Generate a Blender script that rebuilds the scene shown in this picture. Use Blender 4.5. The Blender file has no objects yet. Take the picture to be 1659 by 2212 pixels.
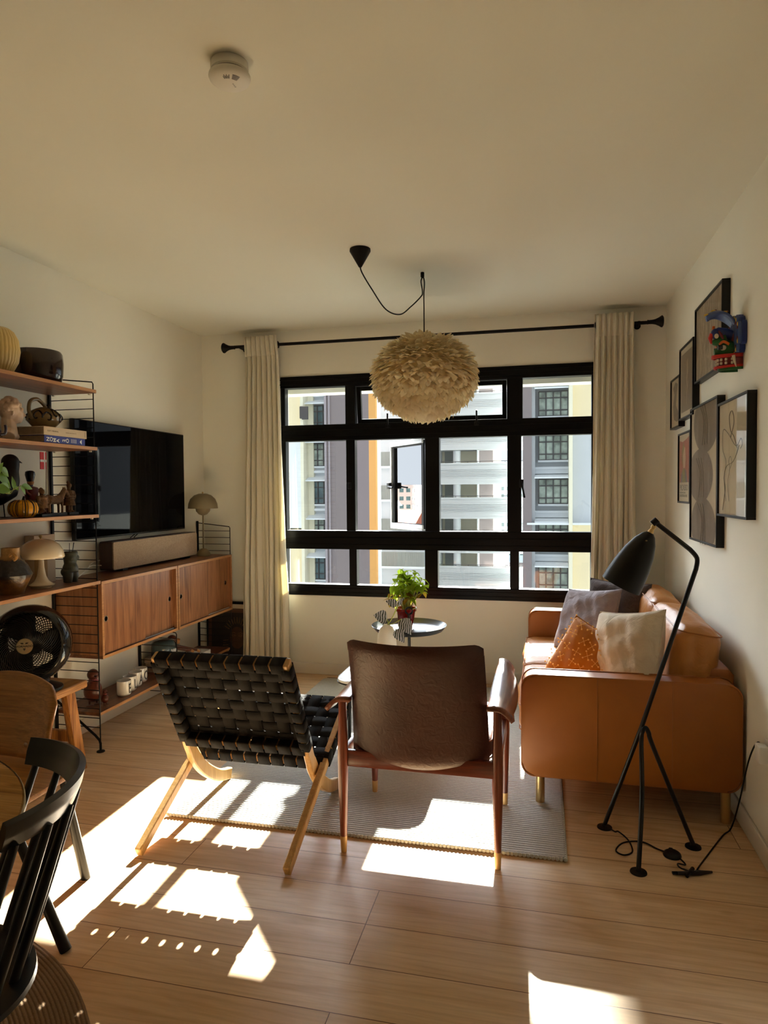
import bpy, bmesh, math, random
from mathutils import Vector, Matrix, Euler
R_ = random.Random(7)
PI = math.pi
sc = bpy.context.scene
COL = sc.collection
rad = math.radians

# ---------------------------------------------------------------- camera
cam = bpy.data.cameras.new('camera'); camo = bpy.data.objects.new('camera', cam); COL.objects.link(camo)
yaw, pit, rol = 0.231642718, -0.031859081, -0.007706717
fw = Vector((-math.sin(yaw)*math.cos(pit), math.cos(yaw)*math.cos(pit), math.sin(pit)))
rt = Vector((math.cos(yaw), math.sin(yaw), 0)); up = rt.cross(fw)
rt2 = rt*math.cos(rol)+up*math.sin(rol); up2 = up*math.cos(rol)-rt*math.sin(rol)
m3 = Matrix((rt2, up2, -fw)).transposed()
camo.matrix_world = Matrix.Translation((0, 0, 1.38658)) @ m3.to_4x4()
cam.sensor_fit = 'HORIZONTAL'; cam.sensor_width = 36; cam.lens = 36*1448.25/1659
cam.clip_start = .05; cam.clip_end = 1500
sc.camera = camo

# ---------------------------------------------------------------- sky, sun, exposure
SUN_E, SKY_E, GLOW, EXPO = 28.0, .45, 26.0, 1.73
w = bpy.data.worlds.new('sky'); sc.world = w; w.use_nodes = True
nt = w.node_tree; nt.nodes.clear()
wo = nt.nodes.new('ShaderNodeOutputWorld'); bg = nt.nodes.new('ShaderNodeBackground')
tc = nt.nodes.new('ShaderNodeTexCoord'); sx = nt.nodes.new('ShaderNodeSeparateXYZ'); rp = nt.nodes.new('ShaderNodeValToRGB')
nt.links.new(tc.outputs['Generated'], sx.inputs[0]); nt.links.new(sx.outputs['Z'], rp.inputs[0])
rp.color_ramp.elements[0].position = 0.0; rp.color_ramp.elements[0].color = (.72, .80, .88, 1)
rp.color_ramp.elements[1].position = .55; rp.color_ramp.elements[1].color = (.72, .76, .84, 1)
nt.links.new(rp.outputs[0], bg.inputs[0])
# brighter sky lobe added left of the sun to light the right wall
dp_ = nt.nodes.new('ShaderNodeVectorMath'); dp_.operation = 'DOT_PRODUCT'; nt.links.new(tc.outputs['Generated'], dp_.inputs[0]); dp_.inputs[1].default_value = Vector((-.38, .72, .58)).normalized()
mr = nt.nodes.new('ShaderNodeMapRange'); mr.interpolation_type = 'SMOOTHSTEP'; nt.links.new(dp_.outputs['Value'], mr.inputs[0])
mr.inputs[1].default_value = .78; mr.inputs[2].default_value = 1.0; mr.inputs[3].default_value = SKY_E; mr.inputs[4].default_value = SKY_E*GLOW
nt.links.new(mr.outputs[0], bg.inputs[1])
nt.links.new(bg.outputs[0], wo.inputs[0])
sd = bpy.data.lights.new('sun', 'SUN'); sd.energy = SUN_E; sd.angle = rad(.7); sd.color = (1, .985, .87)
so = bpy.data.objects.new('sun', sd); COL.objects.link(so)
sdir = Vector((.035, -1, -.568))
so.rotation_euler = sdir.to_track_quat('-Z', 'Y').to_euler()
sc.view_settings.view_transform = 'Standard'; sc.view_settings.look = 'None'
sc.view_settings.exposure = EXPO; sc.view_settings.gamma = 1; sc.view_settings.use_curve_mapping = False

# ---------------------------------------------------------------- materials
def S(r, g, b):
    f = lambda c: (c/255/12.92 if c/255 <= .04045 else ((c/255+.055)/1.055)**2.4)
    return (f(r), f(g), f(b))
def newmat(name):
    m = bpy.data.materials.new(name); m.use_nodes = True
    return m, m.node_tree, m.node_tree.nodes['Principled BSDF']
def c4(c): return (c[0], c[1], c[2], 1)
def coords(nt, scale=(1, 1, 1), rot=(0, 0, 0), loc=(0, 0, 0)):
    t = nt.nodes.new('ShaderNodeTexCoord'); mp = nt.nodes.new('ShaderNodeMapping')
    mp.inputs['Scale'].default_value = scale; mp.inputs['Rotation'].default_value = rot; mp.inputs['Location'].default_value = loc
    nt.links.new(t.outputs['Object'], mp.inputs[0]); return mp.outputs[0]
def noise(nt, vec, scale, detail=4, dist=0., rough=.5):
    n = nt.nodes.new('ShaderNodeTexNoise'); n.inputs['Scale'].default_value = scale
    n.inputs['Detail'].default_value = detail; n.inputs['Distortion'].default_value = dist; n.inputs['Roughness'].default_value = rough
    nt.links.new(vec, n.inputs['Vector']); return n.outputs['Fac']
def ramp(nt, fac, stops):
    r = nt.nodes.new('ShaderNodeValToRGB'); e = r.color_ramp.elements
    while len(e) < len(stops): e.new(.5)
    for i, (p, c) in enumerate(stops): e[i].position = p; e[i].color = c4(c)
    nt.links.new(fac, r.inputs[0]); return r.outputs[0]
def mixc(nt, a, b, fac, mode='MIX'):
    m = nt.nodes.new('ShaderNodeMix'); m.data_type = 'RGBA'; m.blend_type = mode
    for s, v in ((m.inputs[0], fac), (m.inputs[6], a), (m.inputs[7], b)):
        if hasattr(v, 'default_value') or hasattr(v, 'node'): nt.links.new(v, s)
        else: s.default_value = v if not isinstance(v, tuple) else c4(v)
    return m.outputs[2]
def math_(nt, op, a, b=0.):
    m = nt.nodes.new('ShaderNodeMath'); m.operation = op
    for s, v in ((m.inputs[0], a), (m.inputs[1], b)):
        if hasattr(v, 'node'): nt.links.new(v, s)
        else: s.default_value = v
    return m.outputs[0]
def bump(nt, p, h, strength=.3, dist=.01):
    b = nt.nodes.new('ShaderNodeBump'); b.inputs['Strength'].default_value = strength; b.inputs['Distance'].default_value = dist
    nt.links.new(h, b.inputs['Height']); nt.links.new(b.outputs[0], p.inputs['Normal'])
def P(name, col, rough=.5, metal=0, var=.06, vs=8, bs=0, bd=.002, bscale=200, coat=0, spec=.5, emit=0, trans=0, sheen=0):
    m, nt, p = newmat(name); v = coords(nt)
    if var: nt.links.new(ramp(nt, noise(nt, v, vs), [(.3, tuple(c*(1-var) for c in col)), (.7, tuple(min(1, c*(1+var)) for c in col))]), p.inputs['Base Color'])
    else: p.inputs['Base Color'].default_value = c4(col)
    p.inputs['Roughness'].default_value = rough; p.inputs['Metallic'].default_value = metal
    p.inputs['Specular IOR Level'].default_value = spec
    if coat: p.inputs['Coat Weight'].default_value = coat; p.inputs['Coat Roughness'].default_value = .05
    if sheen: p.inputs['Sheen Weight'].default_value = sheen
    if bs: bump(nt, p, noise(nt, v, bscale, 3), bs, bd)
    return m
def wood(name, stops, grain='y', rough=.42, scale=1., ring=6, fine=.25, coat=0):
    m, nt, p = newmat(name)
    g = {'x': (.09, 1, 1), 'y': (1, .09, 1), 'z': (1, 1, .09)}[grain]
    v = coords(nt, tuple(a*scale for a in g))
    n1 = noise(nt, v, ring*3, 5, 1.2, .55)
    v2 = coords(nt, tuple((a if a == 1 else .03)*scale for a in g))
    n2 = noise(nt, v2, 220, 3)
    c = ramp(nt, n1, stops)
    c2 = ramp(nt, n2, [(.35, (1-fine,)*3), (.65, (1, 1, 1))])
    nt.links.new(mixc(nt, c, c2, 1., 'MULTIPLY'), p.inputs['Base Color'])
    p.inputs['Roughness'].default_value = rough
    if coat: p.inputs['Coat Weight'].default_value = coat; p.inputs['Coat Roughness'].default_value = .2
    bump(nt, p, n2, .12, .001)
    return m
def translucent(name, col, tcol, amt=.5, bs=.3, bscale=300, stretch=(1, 1, 1)):
    m = bpy.data.materials.new(name); m.use_nodes = True; nt = m.node_tree; nt.nodes.clear()
    o = nt.nodes.new('ShaderNodeOutputMaterial'); d = nt.nodes.new('ShaderNodeBsdfDiffuse'); t = nt.nodes.new('ShaderNodeBsdfTranslucent'); x = nt.nodes.new('ShaderNodeMixShader')
    v = coords(nt, stretch); n = noise(nt, v, bscale, 3)
    cc = ramp(nt, n, [(.3, tuple(c*.95 for c in col)), (.7, col)])
    nt.links.new(cc, d.inputs[0]); t.inputs[0].default_value = c4(tcol); x.inputs[0].default_value = amt
    b = nt.nodes.new('ShaderNodeBump'); b.inputs['Strength'].default_value = bs; b.inputs['Distance'].default_value = .002
    nt.links.new(n, b.inputs['Height']); nt.links.new(b.outputs[0], d.inputs['Normal'])
    nt.links.new(d.outputs[0], x.inputs[1]); nt.links.new(t.outputs[0], x.inputs[2]); nt.links.new(x.outputs[0], o.inputs[0])
    return m
def glassmat(name, tint=(1, 1, 1), refl=.05, rough=.0, k_=1.):
    m = bpy.data.materials.new(name); m.use_nodes = True; nt = m.node_tree; nt.nodes.clear()
    o = nt.nodes.new('ShaderNodeOutputMaterial'); g = nt.nodes.new('ShaderNodeBsdfGlossy'); t = nt.nodes.new('ShaderNodeBsdfTransparent'); x = nt.nodes.new('ShaderNodeMixShader')
    fr = nt.nodes.new('ShaderNodeLayerWeight'); fr.inputs[0].default_value = .25
    k = math_(nt, 'MULTIPLY_ADD', fr.outputs['Fresnel'], k_); nt.nodes[-1].inputs[2].default_value = refl-.03; nt.nodes[-1].use_clamp = True
    g.inputs['Roughness'].default_value = rough; t.inputs[0].default_value = c4(tint)
    nt.links.new(k, x.inputs[0]); nt.links.new(t.outputs[0], x.inputs[1]); nt.links.new(g.outputs[0], x.inputs[2]); nt.links.new(x.outputs[0], o.inputs[0])
    return m

M = {}
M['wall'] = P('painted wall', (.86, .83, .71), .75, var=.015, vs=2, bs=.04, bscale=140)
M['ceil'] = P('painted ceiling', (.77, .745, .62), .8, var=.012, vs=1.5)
M['skirt'] = P('skirting paint', (.82, .79, .70), .5, var=.01)
M['black'] = P('matte black metal', (.004, .004, .0045), .5, var=.1, spec=.2)
M['winblack'] = P('black window aluminium', (.0025, .0025, .003), .4, var=.1, spec=.16)
M['alu'] = P('weathered light aluminium', (.62, .64, .66), .4, .3, var=.05)
M['gloss'] = P('gloss black', (.006, .006, .007), .08, var=0)
M['glass'] = glassmat('window glass', (.97, .985, .98), .05)
M['filmglass'] = glassmat('mirror film glass', (.25, .27, .28), .75)
M['curtain'] = translucent('cream curtain linen', (.90, .84, .68), (.92, .82, .58), .22, .15, 500, (1, 1, .5))
M['walnut'] = wood('walnut veneer', [(.3, S(88, 50, 30)), (.55, S(128, 78, 48)), (.75, S(152, 98, 62))], 'y', .4, 1, 7)
M['walnut_z'] = wood('walnut veneer upright', [(.3, S(112, 66, 38)), (.5, S(158, 104, 66)), (.75, S(180, 126, 84))], 'z', .4, 1, 9)
M['walnut_x'] = wood('walnut end grain', [(.3, S(80, 42, 26)), (.7, S(126, 72, 42))], 'x', .42, 1, 7)
M['oakedge'] = wood('light edge banding', [(.3, S(176, 124, 76)), (.7, S(205, 152, 100))], 'y', .4)
M['oak'] = wood('oiled oak', [(.3, S(196, 148, 86)), (.55, S(214, 168, 104)), (.8, S(226, 184, 124))], 'z', .38, 1.3, 8, .18)
M['oakx'] = wood('oiled oak crosswise', [(.3, S(186, 128, 66)), (.7, S(212, 156, 88))], 'x', .38, 1.3, 8, .18)
M['teak'] = wood('red teak', [(.3, S(96, 36, 20)), (.55, S(138, 62, 38)), (.8, S(160, 84, 54))], 'z', .33, 1.2, 8, .25, .3)
M['teaky'] = wood('red teak lengthwise', [(.3, S(110, 50, 32)), (.55, S(148, 82, 58)), (.8, S(170, 104, 76))], 'y', .33, 1.2, 8, .25, .3)
M['teakx'] = wood('red teak rail', [(.3, S(90, 32, 18)), (.7, S(140, 58, 34))], 'x', .35, 1.2, 8, .25, .3)
M['rustic'] = wood('old elm', [(.3, S(116, 66, 24)), (.5, S(188, 124, 54)), (.75, S(208, 150, 78))], 'z', .5, 1, 14, .45)
M['rusticx'] = wood('old elm top', [(.3, S(120, 72, 34)), (.5, S(180, 122, 62)), (.75, S(205, 150, 86))], 'y', .5, 1, 10, .45)
M['plyoak'] = wood('oak veneer', [(.3, S(150, 96, 46)), (.55, S(180, 122, 62)), (.8, S(192, 136, 76))], 'x', .4, 1, 12, .3)
M['tableoak'] = wood('table oak', [(.3, S(150, 100, 46)), (.5, S(192, 140, 74)), (.8, S(206, 158, 92))], 'x', .6, 1, 14, .25)
M['tableoak'].node_tree.nodes['Principled BSDF'].inputs['Specular IOR Level'].default_value = .12

def floor_mat():
    m, nt, p = newmat('pale plank floor')
    t = nt.nodes.new('ShaderNodeTexCoord'); mp = nt.nodes.new('ShaderNodeMapping'); mp.inputs['Location'].default_value = (.55, .015, 0)
    nt.links.new(t.outputs['Object'], mp.inputs[0])
    b = nt.nodes.new('ShaderNodeTexBrick'); b.offset = .37; b.offset_frequency = 3; b.squash = 1
    b.inputs['Scale'].default_value = 1; b.inputs['Brick Width'].default_value = 2.05; b.inputs['Row Height'].default_value = .186
    b.inputs['Mortar Size'].default_value = .0014; b.inputs['Mortar Smooth'].default_value = .1
    b.inputs['Color1'].default_value = (0, 0, 0, 1); b.inputs['Color2'].default_value = (1, 1, 1, 1); b.inputs['Mortar'].default_value = (.5, .5, .5, 1)
    nt.links.new(mp.outputs[0], b.inputs['Vector'])
    # each plank shifts the grain lookup
    sc_ = nt.nodes.new('ShaderNodeVectorMath'); sc_.operation = 'MULTIPLY_ADD'
    nt.links.new(b.outputs['Color'], sc_.inputs[0]); sc_.inputs[1].default_value = (7.3, 3.1, 5.7); nt.links.new(mp.outputs[0], sc_.inputs[2])
    m2 = nt.nodes.new('ShaderNodeMapping'); m2.inputs['Scale'].default_value = (.16, 1, 1); nt.links.new(sc_.outputs[0], m2.inputs[0])
    n1 = noise(nt, m2.outputs[0], 9, 5, 1.6, .5)
    wv = nt.nodes.new('ShaderNodeTexWave'); wv.wave_type = 'BANDS'; wv.bands_direction = 'Y'
    wv.inputs['Scale'].default_value = 11; wv.inputs['Distortion'].default_value = 9; wv.inputs['Detail'].default_value = 3; wv.inputs['Detail Scale'].default_value = 1.2
    nt.links.new(m2.outputs[0], wv.inputs[0])
    m3_ = nt.nodes.new('ShaderNodeMapping'); m3_.inputs['Scale'].default_value = (.05, 1, 1); nt.links.new(sc_.outputs[0], m3_.inputs[0])
    n3 = noise(nt, m3_.outputs[0], 150, 3)
    base = ramp(nt, n1, [(.3, S(210, 174, 134)), (.5, S(226, 195, 156)), (.72, S(236, 210, 176))])
    base = mixc(nt, base, ramp(nt, wv.outputs['Fac'], [(.0, (.86, .80, .74)), (.45, (1, 1, 1))]), .5, 'MULTIPLY')
    base = mixc(nt, base, ramp(nt, n3, [(.3, (.90, .88, .86)), (.7, (1.04, 1.03, 1.02))]), .8, 'MULTIPLY')
    base = mixc(nt, base, ramp(nt, b.outputs['Color'], [(0, (.93, .87, .82)), (.5, (1, .98, .96)), (1, (1, 1, 1))]), 1., 'MULTIPLY')
    # knots
    vo = nt.nodes.new('ShaderNodeTexVoronoi'); vo.inputs['Scale'].default_value = 2.6
    m4 = nt.nodes.new('ShaderNodeMapping'); m4.inputs['Scale'].default_value = (.55, 1, 1); nt.links.new(sc_.outputs[0], m4.inputs[0])
    nt.links.new(m4.outputs[0], vo.inputs['Vector'])
    base = mixc(nt, base, ramp(nt, vo.outputs['Distance'], [(.0, (.45, .36, .30)), (.035, (.62, .52, .45)), (.07, (1, 1, 1))]), .9, 'MULTIPLY')
    fin = mixc(nt, base, S(110, 74, 48), b.outputs['Fac'])
    nt.links.new(fin, p.inputs['Base Color']); p.inputs['Specular IOR Level'].default_value = .3
    nt.links.new(ramp(nt, n3, [(.2, (.38,)*3), (.8, (.50,)*3)]), p.inputs['Roughness'])
    h = math_(nt, 'SUBTRACT', math_(nt, 'MULTIPLY', n3, .15), b.outputs['Fac'])
    bump(nt, p, h, .25, .002)
    return m
M['floor'] = floor_mat()

# ---------------------------------------------------------------- mesh helpers
class MB:
    def __init__(s): s.v = []; s.f = []; s.mi = []; s.cur = 0
    def add(s, vs, fs, X=None):
        o = len(s.v)
        for q in vs:
            q = Vector(q); s.v.append(X @ q if X is not None else q)
        for fa in fs: s.f.append([i+o for i in fa]); s.mi.append(s.cur)
        return s
    def box(s, x0, x1, y0, y1, z0, z1, bev=0, seg=2, X=None):
        if x0 > x1: x0, x1 = x1, x0
        if y0 > y1: y0, y1 = y1, y0
        if z0 > z1: z0, z1 = z1, z0
        vs = [(x, y, z) for x in (x0, x1) for y in (y0, y1) for z in (z0, z1)]
        fs = [(0, 1, 3, 2), (4, 6, 7, 5), (0, 4, 5, 1), (2, 3, 7, 6), (0, 2, 6, 4), (1, 5, 7, 3)]
        if not bev: return s.add(vs, fs, X)
        bm = bmesh.new(); bv = [bm.verts.new(q) for q in vs]
        for fa in fs: bm.faces.new([bv[i] for i in fa])
        bmesh.ops.bevel(bm, geom=bm.edges[:], offset=min(bev, .49*min(x1-x0, y1-y0, z1-z0)), segments=seg, profile=.5, affect='EDGES')
        return s.bm(bm, X)
    def bm(s, bm, X=None):
        bm.verts.index_update()
        s.add([q.co.copy() for q in bm.verts], [[q.index for q in fa.verts] for fa in bm.faces], X); bm.free(); return s
    def bar(s, a, b, wx, wy, bev=0, roll=0):
        a = Vector(a); b = Vector(b); d = b-a; L = d.length
        q = d.to_track_quat('Z', 'Y').to_matrix().to_4x4()
        X = Matrix.Translation(a) @ q @ Matrix.Rotation(roll, 4, 'Z')
        return s.box(-wx/2, wx/2, -wy/2, wy/2, 0, L, bev, X=X)
    def tube(s, pts, r, n=8, closed=False, caps=True, flat=1.):
        pts = [Vector(q) for q in pts]; N = len(pts)
        rs = r if isinstance(r, (list, tuple)) else [r]*N
        t0 = (pts[1]-pts[0]).normalized(); ref = Vector((0, 0, 1)) if abs(t0.z) < .9 else Vector((1, 0, 0))
        u = t0.cross(ref).normalized(); rings = []
        for i, q in enumerate(pts):
            if closed: t = (pts[(i+1) % N]-pts[i-1]).normalized()
            else: t = (pts[min(i+1, N-1)]-pts[max(i-1, 0)]).normalized()
            u = (u-t*u.dot(t)).normalized(); v = t.cross(u)
            rings.append([q+(u*math.cos(a)+v*math.sin(a)*flat)*rs[i] for a in [2*PI*k/n for k in range(n)]])
        vs = [p_ for rr in rings for p_ in rr]; fs = []
        for i in range(N if closed else N-1):
            j = (i+1) % N
            for k in range(n): fs.append((i*n+k, i*n+(k+1) % n, j*n+(k+1) % n, j*n+k))
        if caps and not closed: fs.append(tuple(range(n))[::-1]); fs.append(tuple((N-1)*n+k for k in range(n)))
        return s.add(vs, fs)
    def lathe(s, prof, c=(0, 0, 0), n=32, X=None, close=False, rfun=None):
        vs = []; fs = []; m = len(prof)
        close = close or prof[0] == prof[-1]
        for k in range(n):
            a = 2*PI*k/n
            for (r, z) in prof:
                rr = r*(rfun(a, z) if rfun else 1)
                vs.append((c[0]+rr*math.cos(a), c[1]+rr*math.sin(a), c[2]+z))
        for k in range(n):
            k2 = (k+1) % n
            for i in range(m-1): fs.append((k*m+i, k2*m+i, k2*m+i+1, k*m+i+1))
        for i, cond in ((0, 0), (m-1, 1)):
            if prof[i][0] > 1e-5 and not close:
                fs.append(tuple((k*m+i) for k in range(n))[::(1 if cond else -1)])
        return s.add(vs, fs, X)
    def ball(s, c, r, n=16, sc_=(1, 1, 1), X=None):
        m = max(6, n//2)
        prof = [(r*math.sin(PI*i/m), -r*math.cos(PI*i/m)) for i in range(m+1)]; prof[0] = (1e-6, -r); prof[-1] = (1e-6, r)
        T = Matrix.Translation(c) @ (X if X is not None else Matrix.Identity(4)) @ Matrix.Diagonal((sc_[0], sc_[1], sc_[2], 1))
        return s.lathe(prof, (0, 0, 0), n, T)
    def grid(s, fn, nu, nv, X=None, cu=False):
        vs = [fn(i/nu, j/nv) for i in range(nu+(0 if cu else 1)) for j in range(nv+1)]
        W = nv+1; fs = []
        for i in range(nu):
            i2 = (i+1) % nu if cu else i+1
            for j in range(nv): fs.append((i*W+j, i2*W+j, i2*W+j+1, i*W+j+1))
        return s.add(vs, fs, X)
    def prism(s, poly, axis, a, b, bev=0, X=None, seg=2):
        def mk(u, v, w_): return {'x': (w_, u, v), 'y': (u, w_, v), 'z': (u, v, w_)}[axis]
        n = len(poly); bm = bmesh.new()
        A = [bm.verts.new(mk(u, v, a)) for u, v in poly]; B = [bm.verts.new(mk(u, v, b)) for u, v in poly]
        f1 = bm.faces.new(A); f2 = bm.faces.new(B[::-1])
        for i in range(n): bm.faces.new((A[(i+1) % n], A[i], B[i], B[(i+1) % n]))
        if bev: bmesh.ops.bevel(bm, geom=list(f1.edges)+list(f2.edges), offset=bev, segments=seg, profile=.5, affect='EDGES')
        bmesh.ops.recalc_face_normals(bm, faces=bm.faces[:])
        return s.bm(bm, X)
    def build(s, name, mats, parent=None, smooth=True, angle=38, kind=None, label=None, subsurf=0, solid=0, recalc=True):
        me = bpy.data.meshes.new(name); me.from_pydata([tuple(q) for q in s.v], [], s.f)
        if not isinstance(mats, (list, tuple)): mats = [mats]
        for q in mats: me.materials.append(q)
        for p_, i in zip(me.polygons, s.mi): p_.material_index = i
        me.update()
        if recalc:
            b = bmesh.new(); b.from_mesh(me); bmesh.ops.recalc_face_normals(b, faces=b.faces[:]); b.to_mesh(me); b.free()
        if smooth:
            for p_ in me.polygons: p_.use_smooth = True
            me.set_sharp_from_angle(angle=rad(angle))
        o = bpy.data.objects.new(name, me); COL.objects.link(o)
        if parent is not None:
            o.parent = parent
            if parent.type == 'EMPTY': o.matrix_parent_inverse = Matrix.Translation(-parent.location)
        if kind: o['kind'] = kind
        if label: o['label'] = label
        if solid:
            q = o.modifiers.new('solid', 'SOLIDIFY'); q.thickness = solid; q.offset = 0
        if subsurf:
            q = o.modifiers.new('sub', 'SUBSURF'); q.levels = subsurf; q.render_levels = subsurf
        return o
def tag(o, label, cat, group=None):
    o['label'] = label; o['category'] = cat
    if group: o['group'] = group
    return o
def thing(name, loc, label=None, cat=None, group=None, kind=None):
    o = bpy.data.objects.new(name, None); COL.objects.link(o); o.location = loc; o.empty_display_size = .05
    if label: o['label'] = label
    if cat: o['category'] = cat
    if group: o['group'] = group
    if kind: o['kind'] = kind
    return o
def dup(o, dloc=(0, 0, 0), parent=None, rotz=0, label=None):
    kids = [q for q in bpy.data.objects if q.parent == o]
    c = o.copy(); COL.objects.link(c)
    if parent is not None: c.parent = parent
    else:
        c.location = o.location+Vector(dloc); c.rotation_euler.z += rotz
    if label: c['label'] = label
    for k in kids: dup(k, parent=c)
    return c
def arc(c, r, a0, a1, n, plane='xz', w_=0):
    out = []
    for i in range(n+1):
        a = a0+(a1-a0)*i/n; u = c[0]+r*math.cos(a); v = c[1]+r*math.sin(a)
        out.append({'xz': (u, w_, v), 'xy': (u, v, w_), 'yz': (w_, u, v)}[plane])
    return out
def spline(pts, n=8, closed=False):
    pts = [Vector(q) for q in pts]; N = len(pts); out = []
    for i in range(N if closed else N-1):
        if closed: p0, p1, p2, p3 = pts[i-1], pts[i], pts[(i+1) % N], pts[(i+2) % N]
        else: p0, p1, p2, p3 = pts[max(i-1, 0)], pts[i], pts[i+1], pts[min(i+2, N-1)]
        for k in range(n):
            t = k/n
            out.append(.5*((2*p1)+(-p0+p2)*t+(2*p0-5*p1+4*p2-p3)*t*t+(-p0+3*p1-3*p2+p3)*t**3))
    if not closed: out.append(pts[-1])
    return out
def rrect(u0, u1, v0, v1, r, n=5):
    out = []
    for cx, cy, a in ((u1-r, v0+r, -PI/2), (u1-r, v1-r, 0), (u0+r, v1-r, PI/2), (u0+r, v0+r, PI)):
        for i in range(n+1): out.append((cx+r*math.cos(a+PI/2*i/n), cy+r*math.sin(a+PI/2*i/n)))
    return out
def text_mesh(name, body, size, mat, parent, X, depth=.0006, align='LEFT', sx_=1, bold=0):
    cu = bpy.data.curves.new(name, 'FONT'); cu.body = body; cu.size = size; cu.extrude = depth; cu.align_x = align; cu.offset = bold
    o = bpy.data.objects.new(name, cu); COL.objects.link(o)
    dg = bpy.context.evaluated_depsgraph_get(); me = bpy.data.meshes.new_from_object(o.evaluated_get(dg))
    bpy.data.objects.remove(o); me.transform(X @ Matrix.Diagonal((sx_, 1, 1, 1)))
    me.materials.clear(); me.materials.append(mat)
    o = bpy.data.objects.new(name, me); COL.objects.link(o)
    if parent is not None:
        o.parent = parent
        if parent.type == 'EMPTY': o.matrix_parent_inverse = Matrix.Translation(-parent.location)
    return o
def basis(o, ux, uy):   # matrix with local x along ux, local y along uy, origin o
    ux = Vector(ux).normalized(); uz = ux.cross(Vector(uy)).normalized(); uy = uz.cross(ux)
    return Matrix.Translation(o) @ Matrix((ux, uy, uz)).transposed().to_4x4()
# ---------------------------------------------------------------- room shell
XL, XR, YD, ZC, YB = -2.582, .803, 4.80, 2.60, -2.6
WX0, WX1, WZ0, WZ1 = -1.93, .36, .60, 2.25
MB().box(XL-.1, XR+.1, YB, YD+.1, -.1, 0).build('floor', M['floor'], smooth=False, kind='structure')
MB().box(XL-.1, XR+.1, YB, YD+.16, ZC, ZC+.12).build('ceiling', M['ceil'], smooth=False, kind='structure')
MB().box(XL-.12, XL, YB, YD+.16, 0, ZC).build('wall_left', M['wall'], smooth=False, kind='structure')
MB().box(XR, XR+.12, YB, YD+.16, 0, ZC).build('wall_right', M['wall'], smooth=False, kind='structure')
b = MB()
b.box(XL, WX0, YD, YD+.16, 0, ZC); b.box(WX1, XR, YD, YD+.16, 0, ZC)
b.box(WX0, WX1, YD, YD+.16, 0, WZ0); b.box(WX0, WX1, YD, YD+.16, WZ1, ZC)
b.build('wall_far', M['wall'], smooth=False, kind='structure')
MB().box(XL, XR, YB-.12, YB, 0, ZC).build('wall_back', M['wall'], smooth=False, kind='structure')
for nm, q in (('baseboard_left', (XL, XL+.012, YB, YD)), ('baseboard_right', (XR-.012, XR, YB, YD))):
    MB().box(q[0], q[1], q[2], q[3], 0, .085, .003, 1).build(nm, M['skirt'], kind='structure')
MB().box(XL+.012, XR-.012, YD-.012, YD, 0, .085, .003, 1).build('baseboard_far', M['skirt'], kind='structure')

# window: frame with outer bars, mullions, transoms
win = thing('window_1', (-.78, YD, WZ0), kind='structure')
y0, y1 = YD-.012, YD+.07
zb = ((.60, .685), (.951, 1.09), (1.763, 1.884), (2.164, 2.25))
xb_low = ((-1.93, -1.897), (-1.400, -1.343), (-.829, -.734), (-.220, -.159), (.325, .36))
xb_mid = ((-1.93, -1.894), (-1.418, -1.350), (-.825, -.720), (-.238, -.142), (.33, .36))
xb_top = ((-1.93, -1.896), (-1.421, -1.345), (-.825, -.720), (-.240, -.132), (.33, .36))
f = MB()
for a, c in zb: f.box(WX0, WX1, y0, y1, a, c, .004, 1)
for bars, (za, zc) in ((xb_low, (.68, .96)), (xb_mid, (1.08, 1.77)), (xb_top, (1.88, 2.17))):
    for a, c in bars: f.box(a, c, y0+.006, y1-.004, za, zc, .004, 1)
# stepped profiles of the frame
for z in (.625, .655, .985, 1.035, 1.80, 1.845, 2.19, 2.225): f.box(WX0, WX1, y0-.006, y0+.01, z-.004, z+.004)
f.build('window_frame', M['winblack'], win)
for bars, (za, zc), row in ((xb_low, (.685, .951), 0), (xb_mid, (1.09, 1.763), 1), (xb_top, (1.884, 2.164), 2)):
    for i in range(4):
        a, c = bars[i][1], bars[i+1][0]
        if (row, i) in ((1, 1), (2, 1), (2, 2)): continue
        MB().box(a-.005, c+.005, YD+.035, YD+.039, za-.005, zc+.005).build('window_pane', M['glass'], win, smooth=False)
def sash(name, x0_, x1_, z0_, z1_, X, gl, frm, outer=None, fwid=.028):
    s_ = MB()
    s_.box(x0_, x0_+fwid, -.018, .018, z0_, z1_, .002, 1, X=X); s_.box(x1_-fwid, x1_, -.018, .018, z0_, z1_, .002, 1, X=X)
    s_.box(x0_+fwid, x1_-fwid, -.018, .018, z0_, z0_+fwid, .002, 1, X=X); s_.box(x0_+fwid, x1_-fwid, -.018, .018, z1_-fwid, z1_, .002, 1, X=X)
    o = s_.build(name, frm, win)
    g = MB().box(x0_+fwid, x1_-fwid, -.002, .002, z0_+fwid, z1_-fwid, X=X).build('window_pane', gl, o, smooth=False)
    return o
# two awning sashes at the top, pushed out at the foot
for (xa, xc, an) in ((-1.345, -.825, 7), (-.72, -.24, 3)):
    X = Matrix.Translation((0, YD+.04, 2.16)) @ Matrix.Rotation(rad(an), 4, 'X')
    o = sash('awning_sash', xa+.004, xc-.004, -.27, 0, X, M['glass'], M['winblack'], fwid=.03)
    h = MB(); xm = (xa+xc)/2+(.03 if an == 3 else -.01); yy = YD-.02
    h.box(xm-.006, xm+.006, yy-.012, yy, 1.85, 1.95, .003); h.box(xm-.016, xm+.016, yy-.01, yy+.02, 1.845, 1.868, .003)
    h.build('latch', M['black'], o)
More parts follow.
